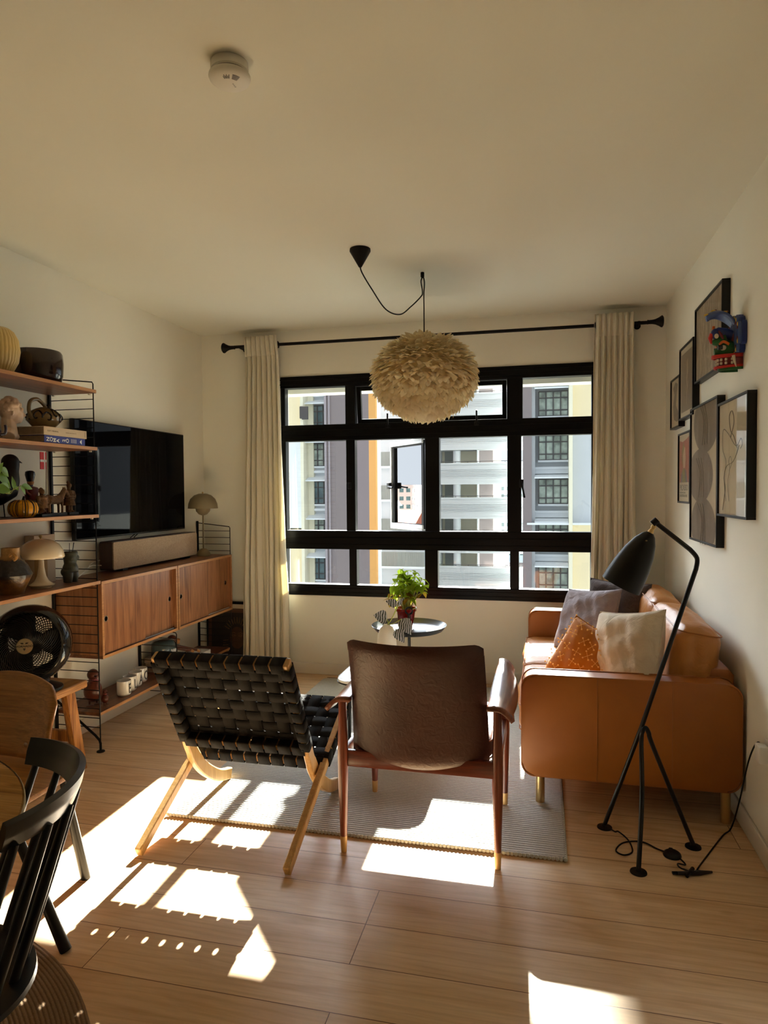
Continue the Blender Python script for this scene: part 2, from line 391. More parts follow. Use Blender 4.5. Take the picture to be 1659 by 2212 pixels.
# open casement hinged at its right edge
ang = 50
X = Matrix.Translation((-.835, YD+.085, 0)) @ Matrix.Rotation(rad(-ang), 4, 'Z')
X = X @ Matrix.Translation((0, 0, 0))
o = sash('casement_sash', -.50, 0, 1.10, 1.758, X, M['filmglass'], [M['winblack']], fwid=.034)
s_ = MB()
for a in ((-.512, -.50, 1.09, 1.768), ): s_.box(a[0], a[1], -.03, .03, a[2], a[3], .002, 1, X=X)
s_.box(-.512, 0, -.03, .03, 1.085, 1.10, .002, 1, X=X); s_.box(-.512, 0, -.03, .03, 1.758, 1.772, .002, 1, X=X)
s_.box(-.50, -.0, -.030, -.0185, 1.10, 1.130, .002, 1, X=X); s_.box(-.50, -.0, -.030, -.0185, 1.735, 1.758, .002, 1, X=X)
s_.build('edge_trim', M['alu'], o, label='bare aluminium edge of the opened casement')
s_ = MB(); s_.box(-.52, -.48, -.06, -.03, 1.40, 1.45, .004, X=X); s_.tube([X @ Vector((-.50, -.055, 1.42)), X @ Vector((-.40, -.07, 1.41))], .007)
s_.build('casement_handle', M['black'], o)
# handle on the fourth casement
h = MB(); h.box(-.155, -.125, YD-.03, YD-.012, 1.40, 1.46, .004); h.bar((-.14, YD-.035, 1.44), (-.118, YD-.05, 1.33), .014, .01, .003)
h.build('casement_handle', M['black'], win)
h = MB(); h.box(-1.40, -1.375, YD-.03, YD-.012, 1.40, 1.45, .004); h.build('casement_handle', M['black'], win)
# concrete ledge over the window outside
MB().box(-3.2, 1.6, YD+.16, YD+.30, 2.145, 2.25).build('trim_1', P('ledge paint', (.80, .78, .68), .8), smooth=False, kind='structure')

# ---------------------------------------------------------------- curtains and rod
rod = thing('curtain_rod', (-.8, 4.70, 2.475), 'long black metal curtain rod with trumpet finials above the window', 'curtain rod')
MB().tube([(-2.30, 4.70, 2.477), (.71, 4.70, 2.472)], .0115, 12).build('rod', M['black'], rod)
for s_, xx in ((-1, -2.285), (1, .70)):
    X = basis((xx, 4.70, 2.474), (0, 1, 0), (0, 0, 1))
    X = Matrix.Translation((xx, 4.70, 2.474)) @ Matrix.Rotation(s_*PI/2, 4, 'Y')
    MB().lathe([(.013, -.03), (.015, -.028), (.013, -.022), (.014, 0), (.018, .02), (.028, .042), (.038, .056), (.038, .062), (.03, .068), (1e-5, .07)], n=20, X=X).build('finial', M['black'], rod)
for xx in (-2.21, .62):
    MB().box(xx-.008, xx+.008, 4.70, 4.80, 2.462, 2.486, .002, 1).lathe([(.022, 0), (.022, .008)], n=16, X=Matrix.Translation((xx, 4.792, 2.474)) @ Matrix.Rotation(-PI/2, 4, 'X')).build('bracket', M['black'], rod)
def curtain(x0_, x1_, xb0, xb1, folds, lab, seed, z0_=.02):
    rr = random.Random(seed)
    root = thing('curtain', ((x0_+x1_)/2, 4.70, z0_), lab, 'curtain', 'cream curtains either side of the window')
    ph = [rr.uniform(-.3, .3) for _ in range(folds+1)]
    def fn(u, v):
        z = 2.535+(z0_-2.535)*v
        k = u*folds*2*PI
        fi = int(u*folds*.999)
        spread = min(1, v*1.3)
        x = (x0_+(x1_-x0_)*u)*(1-spread)+(xb0+(xb1-xb0)*u)*spread
        amp = .020+.011*math.sin(v*2.2+fi)*spread
        hd = max(0, 1-v/.07); amp = amp*(1-.5*hd)
        y = 4.70-.030*hd+amp*math.sin(k+ph[fi]*v*2)+.014*math.sin(k*.5+v*5)*spread+.006*math.sin(v*23+u*9)*v
        x += .007*math.sin(k*2+v*3)*(.3+v)+.010*math.sin(v*3+u*11)*spread
        return (x, y, z)
    MB().grid(fn, folds*14, 60).build('cloth', M['curtain'], root, angle=180, solid=.0025)
    def fh(u, v):
        x, y, z = fn(u, v*.056); return (x, y-.004 if True else y, z+.004)
    MB().grid(fh, folds*14, 4).build('header_band', M['curtain'], root, angle=180, solid=.003)
    for xe in (x1_-.004,) if x0_ < -1 else (x0_+.004,):
        e = MB(); X = Matrix.Translation((xe, 4.70, 2.475)) @ Matrix.Rotation(PI/2, 4, 'Y')
        e.lathe([(.016, -.003), (.026, -.003), (.026, .003), (.016, .003), (.016, -.003)], n=20, X=X, close=True); e.build('eyelet', M['black'], root)
    return root
curtain(-2.165, -1.905, -2.215, -1.865, 7, 'cream pleated curtain hanging left of the window', 1)
curtain(.338, .585, .31, .60, 7, 'cream pleated curtain hanging right of the window behind the sofa', 2)

# ---------------------------------------------------------------- outside
def XP(name, c, r=.8, var=.03): return P(name, c, r, var=var, vs=.6)
O = dict(yel=XP('yellow render', (.86, .74, .48)), mid=XP('mid grey render', (.43, .455, .465)), crm=XP('cream render', (.84, .80, .62)), wht=XP('white render', (.80, .84, .86)), gry=XP('grey render', (.50, .53, .55)),
         lgt=XP('pale grey render', (.58, .61, .63)), brn=XP('brown render', (.24, .20, .20)), org=XP('orange render', (.78, .40, .12)), dgr=XP('green grey render', (.34, .36, .33)),
         fr=XP('dark window frames', (.06, .055, .055), .5), gl=P('far glass', (.10, .16, .17), .08, var=.4, vs=1.2), cur=P('far blinds', (.36, .42, .36), .7, var=.5, vs=2.), red=XP('roof tiles', (.40, .16, .10)), grn=XP('foliage', (.10, .17, .06)))
MB().box(-600, 600, 6, 900, -30.2, -30).build('ground', XP('ground far below', (.17, .18, .17)), smooth=False, kind='structure')
def facade_window(root, x0_, x1_, yf, z0_, z1_, nx, nz, gl, dark=True):
    f = MB(); t = .07
    for i in range(nx+1):
        xx = x0_+(x1_-x0_)*i/nx; f.box(xx-t/2, xx+t/2, yf-.08, yf+.05, z0_, z1_)
    for zz in nz: f.box(x0_, x1_, yf-.07, yf+.05, zz-t/2, zz+t/2)
    o = f.build('window_frame', O['fr'], root, smooth=False)
    g = MB().box(x0_, x1_, yf, yf+.04, z0_, z1_).build('window_glass', gl, o, smooth=False)
    return o
FH = 2.73
# left block
lb = thing('apartment_building', (-18, 48, -30), 'yellow and white apartment block with sunshades seen through the left panes', 'building')
f = MB()
f.box(-30, -14.82, 46.2, 60, -30, 14); f.build('wall', O['lgt'], lb, smooth=False)
f = MB(); f.box(-16.62, -16.40, 44.9, 46.2, -30, 14)
f.box(-16.4, -16.0, 45.9, 46.2, -30, 14); f.box(-30, -17.9, 45.6, 46.2, -30, 14); f.build('pilaster', O['crm'], lb, smooth=False)
f = MB(); f.box(-17.95, -16.62, 45.3, 46.2, -30, -1.35); f.box(-17.95, -16.62, 45.3, 46.2, 5.0, 14); f.build('yellow_bay', O['yel'], lb, smooth=False)
f = MB(); f.box(-17.95, -16.62, 45.3, 46.2, -1.25, 4.9); f.build('white_bay', O['wht'], lb, smooth=False)
for k in range(-5, 5):
    zt = 4.80+FH*(k-1)
    facade_window(lb, -16.2, -14.86, 46.1, zt-1.60, zt, 3, (zt-1.6, zt-1.2, zt-.42, zt), O['cur'] if k % 2 else O['gl'])
    s2 = MB(); s2.prism([(46.2, zt+.30), (45.2, zt+.02), (45.2, zt+.10), (46.2, zt+.42)], 'x', -16.4, -14.86)
    s2.build('sunshade', O['wht'], lb, smooth=False)
    s2 = MB(); s2.box(-16.3, -14.86, 45.95, 46.2, zt+.62, zt+.80); s2.box(-16.2, -14.86, 45.95, 46.2, zt-1.74, zt-1.62)
    s2.build('string_course', O['wht'], lb, smooth=False)
    facade_window(lb, -18.9, -17.98, 45.5, zt-1.60, zt-.1, 2, (zt-1.6, zt-.9, zt-.1), O['gl'])
o_ = MB().box(-16.6, -16.35, 44.7, 45.3, 6.5, 7.35, .03, 1); o_.box(-16.35, -15.9, 44.5, 44.6, 6.4, 7.3); o_.build('open_shutter', O['fr'], lb, smooth=False)
tw = thing('apartment_building', (-12, 48, -30), 'tall windowless brown tower wall with an orange edge, in the middle of the view', 'building')
f = MB(); f.box(-14.80, -11.66, 45.0, 46.1, -30, 14); f.build('wall', O['brn'], tw, smooth=False)
f = MB(); f.box(-14.85, -14.70, 44.9, 45.02, -30, 14); f.box(-14.55, -14.45, 44.9, 45.02, -30, 14); f.build('downpipe', XP('mauve grey', (.36, .32, .34)), tw, smooth=False)
f = MB(); f.box(-11.66, -11.16, 45.0, 45.4, -30, 14); f.build('orange_fin', O['org'], tw, smooth=False)
# centre block with access corridors
cb = thing('apartment_building', (-8, 56, -30), 'pale grey apartment block with open access corridors and ribbed parapets', 'building')
MB().box(-11.4, -3.85, 57.2, 66, -30, 15).build('wall', O['crm'], cb, smooth=False)
MB().box(-13.7, -13.25, 54.7, 57, -30, 15).build('pilaster', O['wht'], cb, smooth=False)
f = MB(); f.box(-13.3, -8.3, 55.3, 57, -30, 15); f.build('grey_wall', O['lgt'], cb, smooth=False)
for k in range(-4, 5):
    zz = 3.60+2.82*(k-1)
    q = MB(); q.box(-13.25, -9.6, 55.18, 55.32, zz-.15+.0, zz+1.05)
    for i in range(24): q.box(-13.25+i*.152, -13.20+i*.152, 55.14, 55.2, zz-.15, zz+1.05)
    q.build('louvre_panel', O['dgr'], cb, smooth=False)
    q = MB(); q.box(-13.25, -9.0, 55.0, 55.3, zz-.32, zz-.15); q.build('string_course', O['wht'], cb, smooth=False)
    q = MB(); q.box(-8.9, -.95, 54.9, 55.1, zz-1.64, zz); q.box(-8.9, -.95, 54.8, 55.2, zz-.12, zz)
    for i in range(6): q.box(-8.9, -.95, 54.84, 54.92, zz-.55-i*.13, zz-.50-i*.13)
    q.box(-8.9, -.95, 54.85, 57.2, zz-1.75, zz-1.6)
    q.build('parapet', O['mid'], cb, smooth=False)
    q = MB(); q.tube([(-8.9, 54.95, zz+.12), (-.95, 54.95, zz+.12)], .025, 6)
    for i in range(9): q.tube([(-8.9+i, 54.95, zz), (-8.9+i, 54.95, zz+.12)], .02, 6)
    q.build('railing', O['fr'], cb, smooth=False)
f = MB(); f.box(-8.1, -7.3, 57.1, 57.25, -30, 15); f.build('green_panel', O['dgr'], cb, smooth=False)
MB().tube([(-6.95, 56.2, -30), (-6.95, 56.2, 15)], .32, 20).build('column', O['wht'], cb)
MB().box(-5.22, -5.12, 55.6, 57.2, -30, 15).build('fin', O['wht'], cb, smooth=False)
MB().box(-5.12, -3.98, 56.4, 57.2, -30, 15).build('brown_panel', O['brn'], cb, smooth=False)
# right block
rb = thing('apartment_building', (2, 48, -30), 'grey apartment block with gridded windows and a cream column at the right panes', 'building')
MB().box(-.45, 12, 43.6, 53, -30, 22.5).build('wall', O['lgt'], rb, smooth=False)
f = MB(); f.box(-1.15, -.62, 42.1, 43.6, -30, 14); f.build('brown_pier', O['brn'], rb, smooth=False)
f = MB(); f.box(-.62, -.42, 42.6, 43.6, -30, 14); f.build('pilaster', O['gry'], rb, smooth=False)
f = MB(); f.box(1.58, 1.79, 41.9, 43.6, -30, 14); f.build('column', O['crm'], rb, smooth=False)
f = MB(); f.box(1.79, 12, 42.5, 43.6, -30, -.78); f.box(1.79, 12, 42.5, 43.6, 5.1, 14); f.build('yellow_bay', O['yel'], rb, smooth=False)
MB().box(1.79, 12, 42.5, 43.6, -.70, 5.0).build('grey_bay', O['lgt'], rb, smooth=False)
MB().box(-.9, 12, 42.0, 43.6, -.78, -.66).build('ledge', O['wht'], rb, smooth=False)
for k in range(-5, 5):
    zt = 4.74+FH*(k-1)
    facade_window(rb, -.20, 1.56, 43.2, zt-1.52, zt, 4, (zt-1.52, zt-1.16, zt-.4, zt), O['cur'])
    s2 = MB(); s2.prism([(43.6, zt+.30), (42.2, zt+.05), (42.2, zt+.13), (43.6, zt+.40)], 'x', -.45, 1.57); s2.build('sunshade', O['wht'], rb, smooth=False)
    s2 = MB(); s2.box(-.42, 1.58, 43.0, 43.6, zt+.62, zt+.78); s2.box(-.25, 1.58, 43.0, 43.6, zt-1.66, zt-1.54); s2.box(-.42, 1.58, 43.05, 43.6, zt+.35, zt+.66); s2.build('string_course', O['lgt'], rb, smooth=False)
q = MB(); q.box(-1.52, 12, 44.4, 46, 23.9, 28); q.build('sun_blocker_slab', O['lgt'], rb, smooth=False)  # unseen slab added above the block to shade the floor near the sofa
for xx in (1.5, 6, 11): MB().box(xx, xx+.5, 45, 45.5, 22.5, 23.9).build('blocker_column', O['wht'], rb, smooth=False)  # columns added only to carry the unseen slab
# far town: in the gap beside the corridors and mirrored in the open casement
def block(x, y, wx, wy, ztop, mat, lab, rows, cols, roof=None, z0_=-30):
    t = thing('far_building', (x, y, z0_), lab, 'building', None)
    MB().box(x-wx/2, x+wx/2, y-wy/2, y+wy/2, z0_, ztop).build('wall', mat, t, smooth=False)
    g = MB()
    for i in range(cols):
        for j in range(rows):
            cx = x-wx/2+wx*(i+.5)/cols; cz = ztop-2-j*3.1
            g.box(cx-wx/cols*.3, cx+wx/cols*.3, y-wy/2-.08, y-wy/2, cz-.8, cz+.7)
            cy = y-wy/2+wy*(i+.5)/cols; g.box(x+wx/2, x+wx/2+.08, cy-wy/cols*.3, cy+wy/cols*.3, cz-.8, cz+.7)
    g.build('windows', O['gl'], t, smooth=False)
    if roof:
        r = MB(); r.prism([(x-wx/2-.6, ztop), (x+wx/2+.6, ztop), (x, ztop+3)], 'y', y-wy/2-.6, y+wy/2+.6); r.build('roof', roof, t, smooth=False)
    return t
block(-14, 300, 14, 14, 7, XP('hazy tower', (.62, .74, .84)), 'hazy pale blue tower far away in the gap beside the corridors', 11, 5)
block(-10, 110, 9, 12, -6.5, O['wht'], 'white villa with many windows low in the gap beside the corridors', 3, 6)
# ---------------------------------------------------------------- rugs
def rug_mat(name, c1, c2, axis='y', period=.018, bs=.7):
    m, nt, p = newmat(name); v = coords(nt)
    wv = nt.nodes.new('ShaderNodeTexWave'); wv.wave_type = 'BANDS'; wv.bands_direction = axis.upper() if axis != 'r' else 'X'
    if axis == 'r': wv.wave_type = 'RINGS'; wv.rings_direction = 'Z'
    wv.inputs['Scale'].default_value = .314/period*1.0; wv.inputs['Distortion'].default_value = .8; wv.inputs['Detail'].default_value = 2; wv.inputs['Detail Scale'].default_value = 6
    nt.links.new(v, wv.inputs[0])
    n = noise(nt, v, 420, 3); n2 = noise(nt, v, 90, 2)
    base = ramp(nt, wv.outputs['Fac'], [(.05, c2), (.5, c1)])
    base = mixc(nt, base, ramp(nt, n, [(.35, (.72, .72, .74)), (.6, (1, 1, 1))]), .7, 'MULTIPLY')
    base = mixc(nt, base, ramp(nt, n2, [(.4, (.88, .88, .88)), (.65, (1, 1, 1))]), .5, 'MULTIPLY')
    nt.links.new(base, p.inputs['Base Color']); p.inputs['Roughness'].default_value = .95; p.inputs['Specular IOR Level'].default_value = .15
    h = math_(nt, 'ADD', wv.outputs['Fac'], math_(nt, 'MULTIPLY', n, .7)); bump(nt, p, h, bs, .006)
    return m
M['rug'] = rug_mat('pale woven wool', (.70, .68, .61), (.50, .49, .46), 'y', .016, .5)
M['rugedge'] = P('rug backing', S(150, 118, 88), .9, bs=.4, bscale=300)
M['jute'] = rug_mat('jute', S(150, 122, 94), S(116, 92, 68), 'r', .011, .7)
RX0, RX1, RY0, RY1 = -1.56, .085, 2.54, 4.66
rug = thing('area_rug', ((RX0+RX1)/2, (RY0+RY1)/2, 0), 'pale grey ribbed wool area rug under the armchairs and sofa', 'rug')
b = MB(); rr = random.Random(3)
b.prism(rrect(RX0, RX1, RY0, RY1, .03), 'z', .004, .014, .004); b.build('pile', M['rug'], rug)
MB().prism(rrect(RX0-.004, RX1+.004, RY0-.004, RY1+.004, .03), 'z', 0.0005, .005).build('backing', M['rugedge'], rug)
b = MB(); 
for i in range(110):
    x = RX0+(RX1-RX0)*i/109; b.ball((x, RY0-.001, .009), .0088, 6, (1, .8, .9))
for j in range(140):
    y = RY0+(RY1-RY0)*j/139
    b.ball((RX1, y, .009), .0088, 6, (.9, 1, .9))
b.build('bound_edge', M['rug'], rug)
b = MB()
for k in range(26):
    x = RX0+.02+rr.random()*.12; y = RY1-.01; a = rr.uniform(-.05, .05)
    b.tube([(x, y, .008), (x+a*.5, y+.03, .012), (x+a, y+.055, .004)], .0015, 4)
b.build('fringe', M['rugedge'], rug)
jr = thing('round_rug', (-1.86, .78, 0), 'round brown jute rug under the dining set in the corner', 'rug')
MB().lathe([(1e-4, .011), (.98, .011), (.995, .009), (1.0, .004), (.996, .0005), (1e-4, .0005)], (0, 0, 0), 96).build('braided_jute', M['jute'], None)
jo = bpy.data.objects['braided_jute']; jo.parent = jr

# ---------------------------------------------------------------- sofa
def leather(name, c1, c2, rough=.42, wr=.35, ws=14):
    m, nt, p = newmat(name); v = coords(nt)
    n = noise(nt, v, 3.5, 4); nt.links.new(ramp(nt, n, [(.3, c2), (.7, c1)]), p.inputs['Base Color'])
    p.inputs['Roughness'].default_value = rough; p.inputs['Specular IOR Level'].default_value = .45
    a = noise(nt, v, ws, 5, 1.5); c = noise(nt, v, 350, 2)
    bump(nt, p, math_(nt, 'ADD', a, math_(nt, 'MULTIPLY', c, .08)), wr, .012)
    return m
M['tan'] = leather('tan leather', S(168, 100, 36), S(150, 84, 28), .45, .10, 7)
M['tanc'] = leather('tan cushion leather', S(190, 128, 64), S(172, 108, 48), .40, .35, 16)
M['seam'] = P('tan piping', S(158, 92, 34), .5)
M['brass'] = P('brushed brass', (.62, .44, .20), .32, 1.0)
SX0, SX1, SY0, SY1 = -.085, .785, 2.93, 4.62
sofa = thing('sofa', (.35, 3.78, 0), 'tan leather two-seat sofa on brass legs against the right wall', 'sofa')
def arm(ya, yb):
    o = MB().prism(rrect(SX0, SX1, .150, .588, .055, 8), 'y', ya, yb, .012, seg=3).build('armrest', M['tan'], sofa, angle=50)
    s_ = MB(); yy = ya if ya < 3 else yb
    e = .004
    for yv in (ya+.004, yb-.004):
        s_.tube([(u, yv, v) for u, v in rrect(SX0-.001, SX1+.001, .149, .589, .055, 8)], .0035, 6, closed=True)
    for xs in (.226, .523): s_.tube([(xs, ya-.0005, .152), (xs, ya-.0005, .585)], .0018, 5)
    s_.build('piping', M['seam'], o)
arm(SY0, SY0+.115); arm(SY1-.115, SY1)
MB().box(SX0+.03, SX1-.02, SY0+.115, SY1-.115, .16, .30, .015).build('base', M['tan'], sofa)
MB().prism([(SX1-.18, .16), (SX1, .16), (SX1, .60), (SX1-.02, .625), (SX1-.12, .625), (SX1-.14, .60)], 'y', SY0+.118, SY1-.118, .01).build('back_frame', M['tan'], sofa)
def pillow_mesh(W, H, T, nu=22, nv=22, pinch=.12, wr=0, rr=None, pw=.5):
    # soft box cushion in local coords: u width, v height, thickness T
    b = MB(); rr = rr or random.Random(1)
    ph = [rr.uniform(0, 6) for _ in range(6)]
    def surf(s_):
        def fn(u, v):
            a, c = 2*u-1, 2*v-1
            e = (max(0, 1-abs(a)**3.2)*max(0, 1-abs(c)**3.2))**pw
            sx_ = 1-pinch*(1-a*a)*0-pinch*(c*c)*(1-abs(a))*0
            x = a*W/2*(1-pinch*(1-c*c)); y = c*H/2*(1-pinch*(1-a*a))
            wv = wr*(math.sin(a*7+c*3+ph[0])+.7*math.sin(c*9-a*4+ph[1])+.5*math.sin(a*17+ph[2]+c*6))*e
            return (x, y, s_*(T/2*e+wv))
        return fn
    b.grid(surf(1), nu, nv); b.grid(surf(-1), nu, nv)
    return b
def box_cushion(name, x0, x1, y0, y1, z0, z1, r, mat, parent, puff=.02, seed=1, X=None, n=14):
    # rounded box, crowned on every side
    rr = random.Random(seed); ph = [rr.uniform(0, 6) for _ in range(6)]
    bm = bmesh.new(); bmesh.ops.create_cube(bm, size=2)
    bmesh.ops.subdivide_edges(bm, edges=bm.edges[:], cuts=n, use_grid_fill=True)
    c = Vector(((x0+x1)/2, (y0+y1)/2, (z0+z1)/2)); hx, hy, hz = (x1-x0)/2, (y1-y0)/2, (z1-z0)/2
    for q in bm.verts:
        a, b_, d = q.co
        p_ = Vector((a*hx, b_*hy, d*hz)); inner = Vector((max(-hx+r, min(hx-r, p_.x)), max(-hy+r, min(hy-r, p_.y)), max(-hz+r, min(hz-r, p_.z))))
        dd = p_-inner
        if dd.length > 1e-6: p_ = inner+dd.normalized()*r
        w1 = (1-a*a)*(1-b_*b_); w2 = (1-a*a)*(1-d*d); w3 = (1-b_*b_)*(1-d*d)
        wr = .006*(math.sin(a*6+b_*4+ph[0])+math.sin(b_*9+d*5+ph[1])*.6)
        p_.z += math.copysign(1, d)*(puff+wr)*w1 if abs(d) > .99 else 0
        p_.y += math.copysign(1, b_)*(puff*.5+wr)*w2 if abs(b_) > .99 else 0
        p_.x += math.copysign(1, a)*(puff*.8+wr)*w3 if abs(a) > .99 else 0
        q.co = p_
    b = MB(); T = Matrix.Translation(c) @ (X if X is not None else Matrix.Identity(4)); b.bm(bm, T)
    o = b.build(name, mat, parent, angle=180)
    # welt seams
    s_ = MB()
    for d in (-1, 1):
        pts = [T @ Vector((u, v, d*(hz-.35*r))) for u, v in rrect(-hx, hx, -hy, hy, r, 5)]
        s_.tube(pts, .003, 5, closed=True)
    s_.build('welt', M['seam'], o)
    return o
ym = (SY0+SY1)/2+.02
for i, (a, c) in enumerate(((SY0+.118, ym-.003), (ym+.003, SY1-.118))):
    box_cushion('seat_cushion', SX0-.015, .60, a, c, .29, .425, .035, M['tanc'], sofa, .018, i+1)
    box_cushion('back_cushion', .545, .725, a+.004, c-.004, .425, .785, .05, M['tanc'], sofa, .022, i+5, Matrix.Rotation(rad(8), 4, 'Y'))
for x, y in ((SX0+.077, SY0+.06), (SX1-.045, SY0+.06), (SX0+.077, SY1-.06), (SX1-.045, SY1-.06)):
    MB().lathe([(.019, .0145 if x < 0 and True else .001), (.019, .152)], (x, y, 0), 20).build('leg', M['brass'], sofa)

# ---------------------------------------------------------------- loose cushions
def cloth(name, c, c2, rough=.9, ws=18, wr=.5, extra=None):
    m, nt, p = newmat(name); v = coords(nt); n = noise(nt, v, ws, 4, 1.2); f_ = noise(nt, v, 500, 2)
    nt.links.new(ramp(nt, n, [(.3, c2), (.7, c)]), p.inputs['Base Color']); p.inputs['Roughness'].default_value = rough; p.inputs['Specular IOR Level'].default_value = .2; p.inputs['Sheen Weight'].default_value = .2
    bump(nt, p, math_(nt, 'ADD', n, math_(nt, 'MULTIPLY', f_, .15)), wr, .02); return m
M['lilac'] = cloth('lilac grey linen', S(158, 148, 156), S(140, 130, 138), ws=16, wr=.6)
M['darkgrey'] = cloth('dark grey linen', S(96, 84, 84), S(80, 70, 72))
M['white_linen'] = cloth('white linen', S(222, 206, 180), S(208, 190, 162), ws=14, wr=.6)
M['mustard'] = cloth('mustard cotton', S(190, 120, 36), S(172, 104, 28), ws=6, wr=.25)
M['mustardline'] = P('pale print', S(238, 190, 104), .8)
def cushion(lab, c, W, H, T, ux, uy, mat, seed, wr=.004, flange=0, pinch=.07):
    rr = random.Random(seed)
    X = basis(c, ux, uy)
    t = thing('throw_cushion', c, lab, 'cushion', 'throw cushions on the sofa')
    b = pillow_mesh(W, H, T, 30, 30, pinch, wr, rr, .42)
    for i, q in enumerate(b.v): b.v[i] = X @ q
    b.build('cover', mat, t, angle=180)
    s_ = MB(); K = []
    for k in range(80):
        a = k/80*4; sd_ = int(a); f_ = (a-sd_)*2-1
        u, v = ((f_, -1), (1, f_), (-f_, 1), (-1, -f_))[sd_]
        K.append(X @ Vector((u*W/2*(1-pinch*(1-v*v)), v*H/2*(1-pinch*(1-u*u)), 0)))
    s_.tube(K, .0035, 5, closed=True); s_.build('edge_seam', mat, t)
    return t, X
cushion('lilac grey linen cushion at the far end of the sofa', (.255, 4.10, .605), .40, .41, .15, (.70, -.70, .12), (.42, .20, .88), M['lilac'], 3, .006)
cushion('dark grey linen cushion tucked behind the lilac grey one', (.43, 4.22, .625), .40, .42, .13, (.80, -.58, 0), (.22, .14, .96), M['darkgrey'], 5, .004)
cushion('white linen cushion leaning on the near back cushion', (.375, 3.22, .622), .40, .42, .16, (.62, -.76, .18), (.34, .06, .93), M['white_linen'], 7, .005)
t, X = cushion('mustard cushion with a dotted cross print in front of the white one', (.205, 3.33, .548), .38, .36, .12, (.66, -.68, -.26), (.50, .16, .84), M['mustard'], 9, .003)
s_ = MB(); rr = random.Random(12)
def psurf(a, c, W=.41, H=.41, T=.13, pinch=.07):
    e = (max(0, 1-abs(a)**3.2)*max(0, 1-abs(c)**3.2))**.42
    return e*T/2+.006
for sgn in (1, -1):
    for i in range(6):
        for j in range(6):
            a0, c0 = -.78+i*.31+rr.uniform(-.04, .04), -.78+j*.31+rr.uniform(-.04, .04); th = rr.uniform(0, 3)
            for k in range(4):
                L = rr.uniform(.07, .13); a1, c1 = a0+L*math.cos(th+k*PI/2), c0+L*math.sin(th+k*PI/2)
                P0 = X @ Vector((a0*.2, c0*.2, sgn*psurf(a0, c0))); P1 = X @ Vector((a1*.2, c1*.2, sgn*psurf(a1, c1)))
                s_.tube([P0, P1], .0009, 4); s_.ball(P1, .0042, 6)
s_.build('dotted_print', M['mustardline'], t)

# ---------------------------------------------------------------- folding webbed chair
M['web'] = None
def web_mat():
    m, nt, p = newmat('black cotton webbing'); v = coords(nt, (1, 1, 1)); n = noise(nt, v, 600, 2); 
    nt.links.new(ramp(nt, n, [(.3, (.006, .0055, .0055)), (.7, (.015, .013, .012))]), p.inputs['Base Color'])
    p.inputs['Roughness'].default_value = .85; p.inputs['Specular IOR Level'].default_value = .15
    bump(nt, p, n, .4, .001); return m
M['web'] = web_mat(); M['steel'] = P('steel', (.6, .58, .55), .25, 1)
fc = thing('folding_lounge_chair', (-1.2, 2.6, 0), 'folding oak lounge chair with woven black webbing, seen from behind', 'chair')
XI0, XI1, XO0, XO1 = -1.462, -.925, -1.493, -.894   # centres of the inner and outer rails
# inner frame: back rails that curve into the front feet
prof = [(2.316, .755), (2.388, .622), (2.456, .496), (2.524, .370), (2.580, .270), (2.65, .186), (2.73, .122), (2.82, .070), (2.922, .038)]
def curved_rail(x, pts, w0, th):
    P_ = spline([(x, a, c) for a, c in pts], 6); n = len(P_); V = []; F = []
    for i, q in enumerate(P_):
        t = (P_[min(i+1, n-1)]-P_[max(i-1, 0)]).normalized(); nn = Vector((0, -t.z, t.y))
        k = i/(n-1); ww = w0*(1+.10*math.sin(PI*k)) if k > .4 else w0
        if k < .5: ww *= .85
        for sx_, sn in ((-1, -1), (1, -1), (1, 1), (-1, 1)): V.append(q+Vector((sx_*th/2, 0, 0))+nn*sn*ww/2)
    for i in range(n-1):
        for k in range(4): F.append((i*4+k, i*4+(k+1) % 4, i*4+4+(k+1) % 4, i*4+4+k))
    F.append((0, 1, 2, 3)); F.append(tuple((n-1)*4+k for k in (3, 2, 1, 0)))
    b = MB(); b.add(V, F); return b
def rail_build(x, pts, w0, th, name):
    o = curved_rail(x, pts, w0, th).build(name, M['oak'], fc, angle=40)
    q = o.modifiers.new('bev', 'BEVEL'); q.width = .005; q.segments = 2; q.limit_method = 'ANGLE'; q.angle_limit = rad(50)
for x in (XI0, XI1): rail_build(x, prof, .052, .028, 'back_post')
lp = [(2.222, .018), (2.42, .118), (2.62, .218), (2.78, .290), (2.92, .352), (3.02, .392)]
for x in (XO0, XO1): rail_build(x, lp, .046, .028, 'rear_leg')
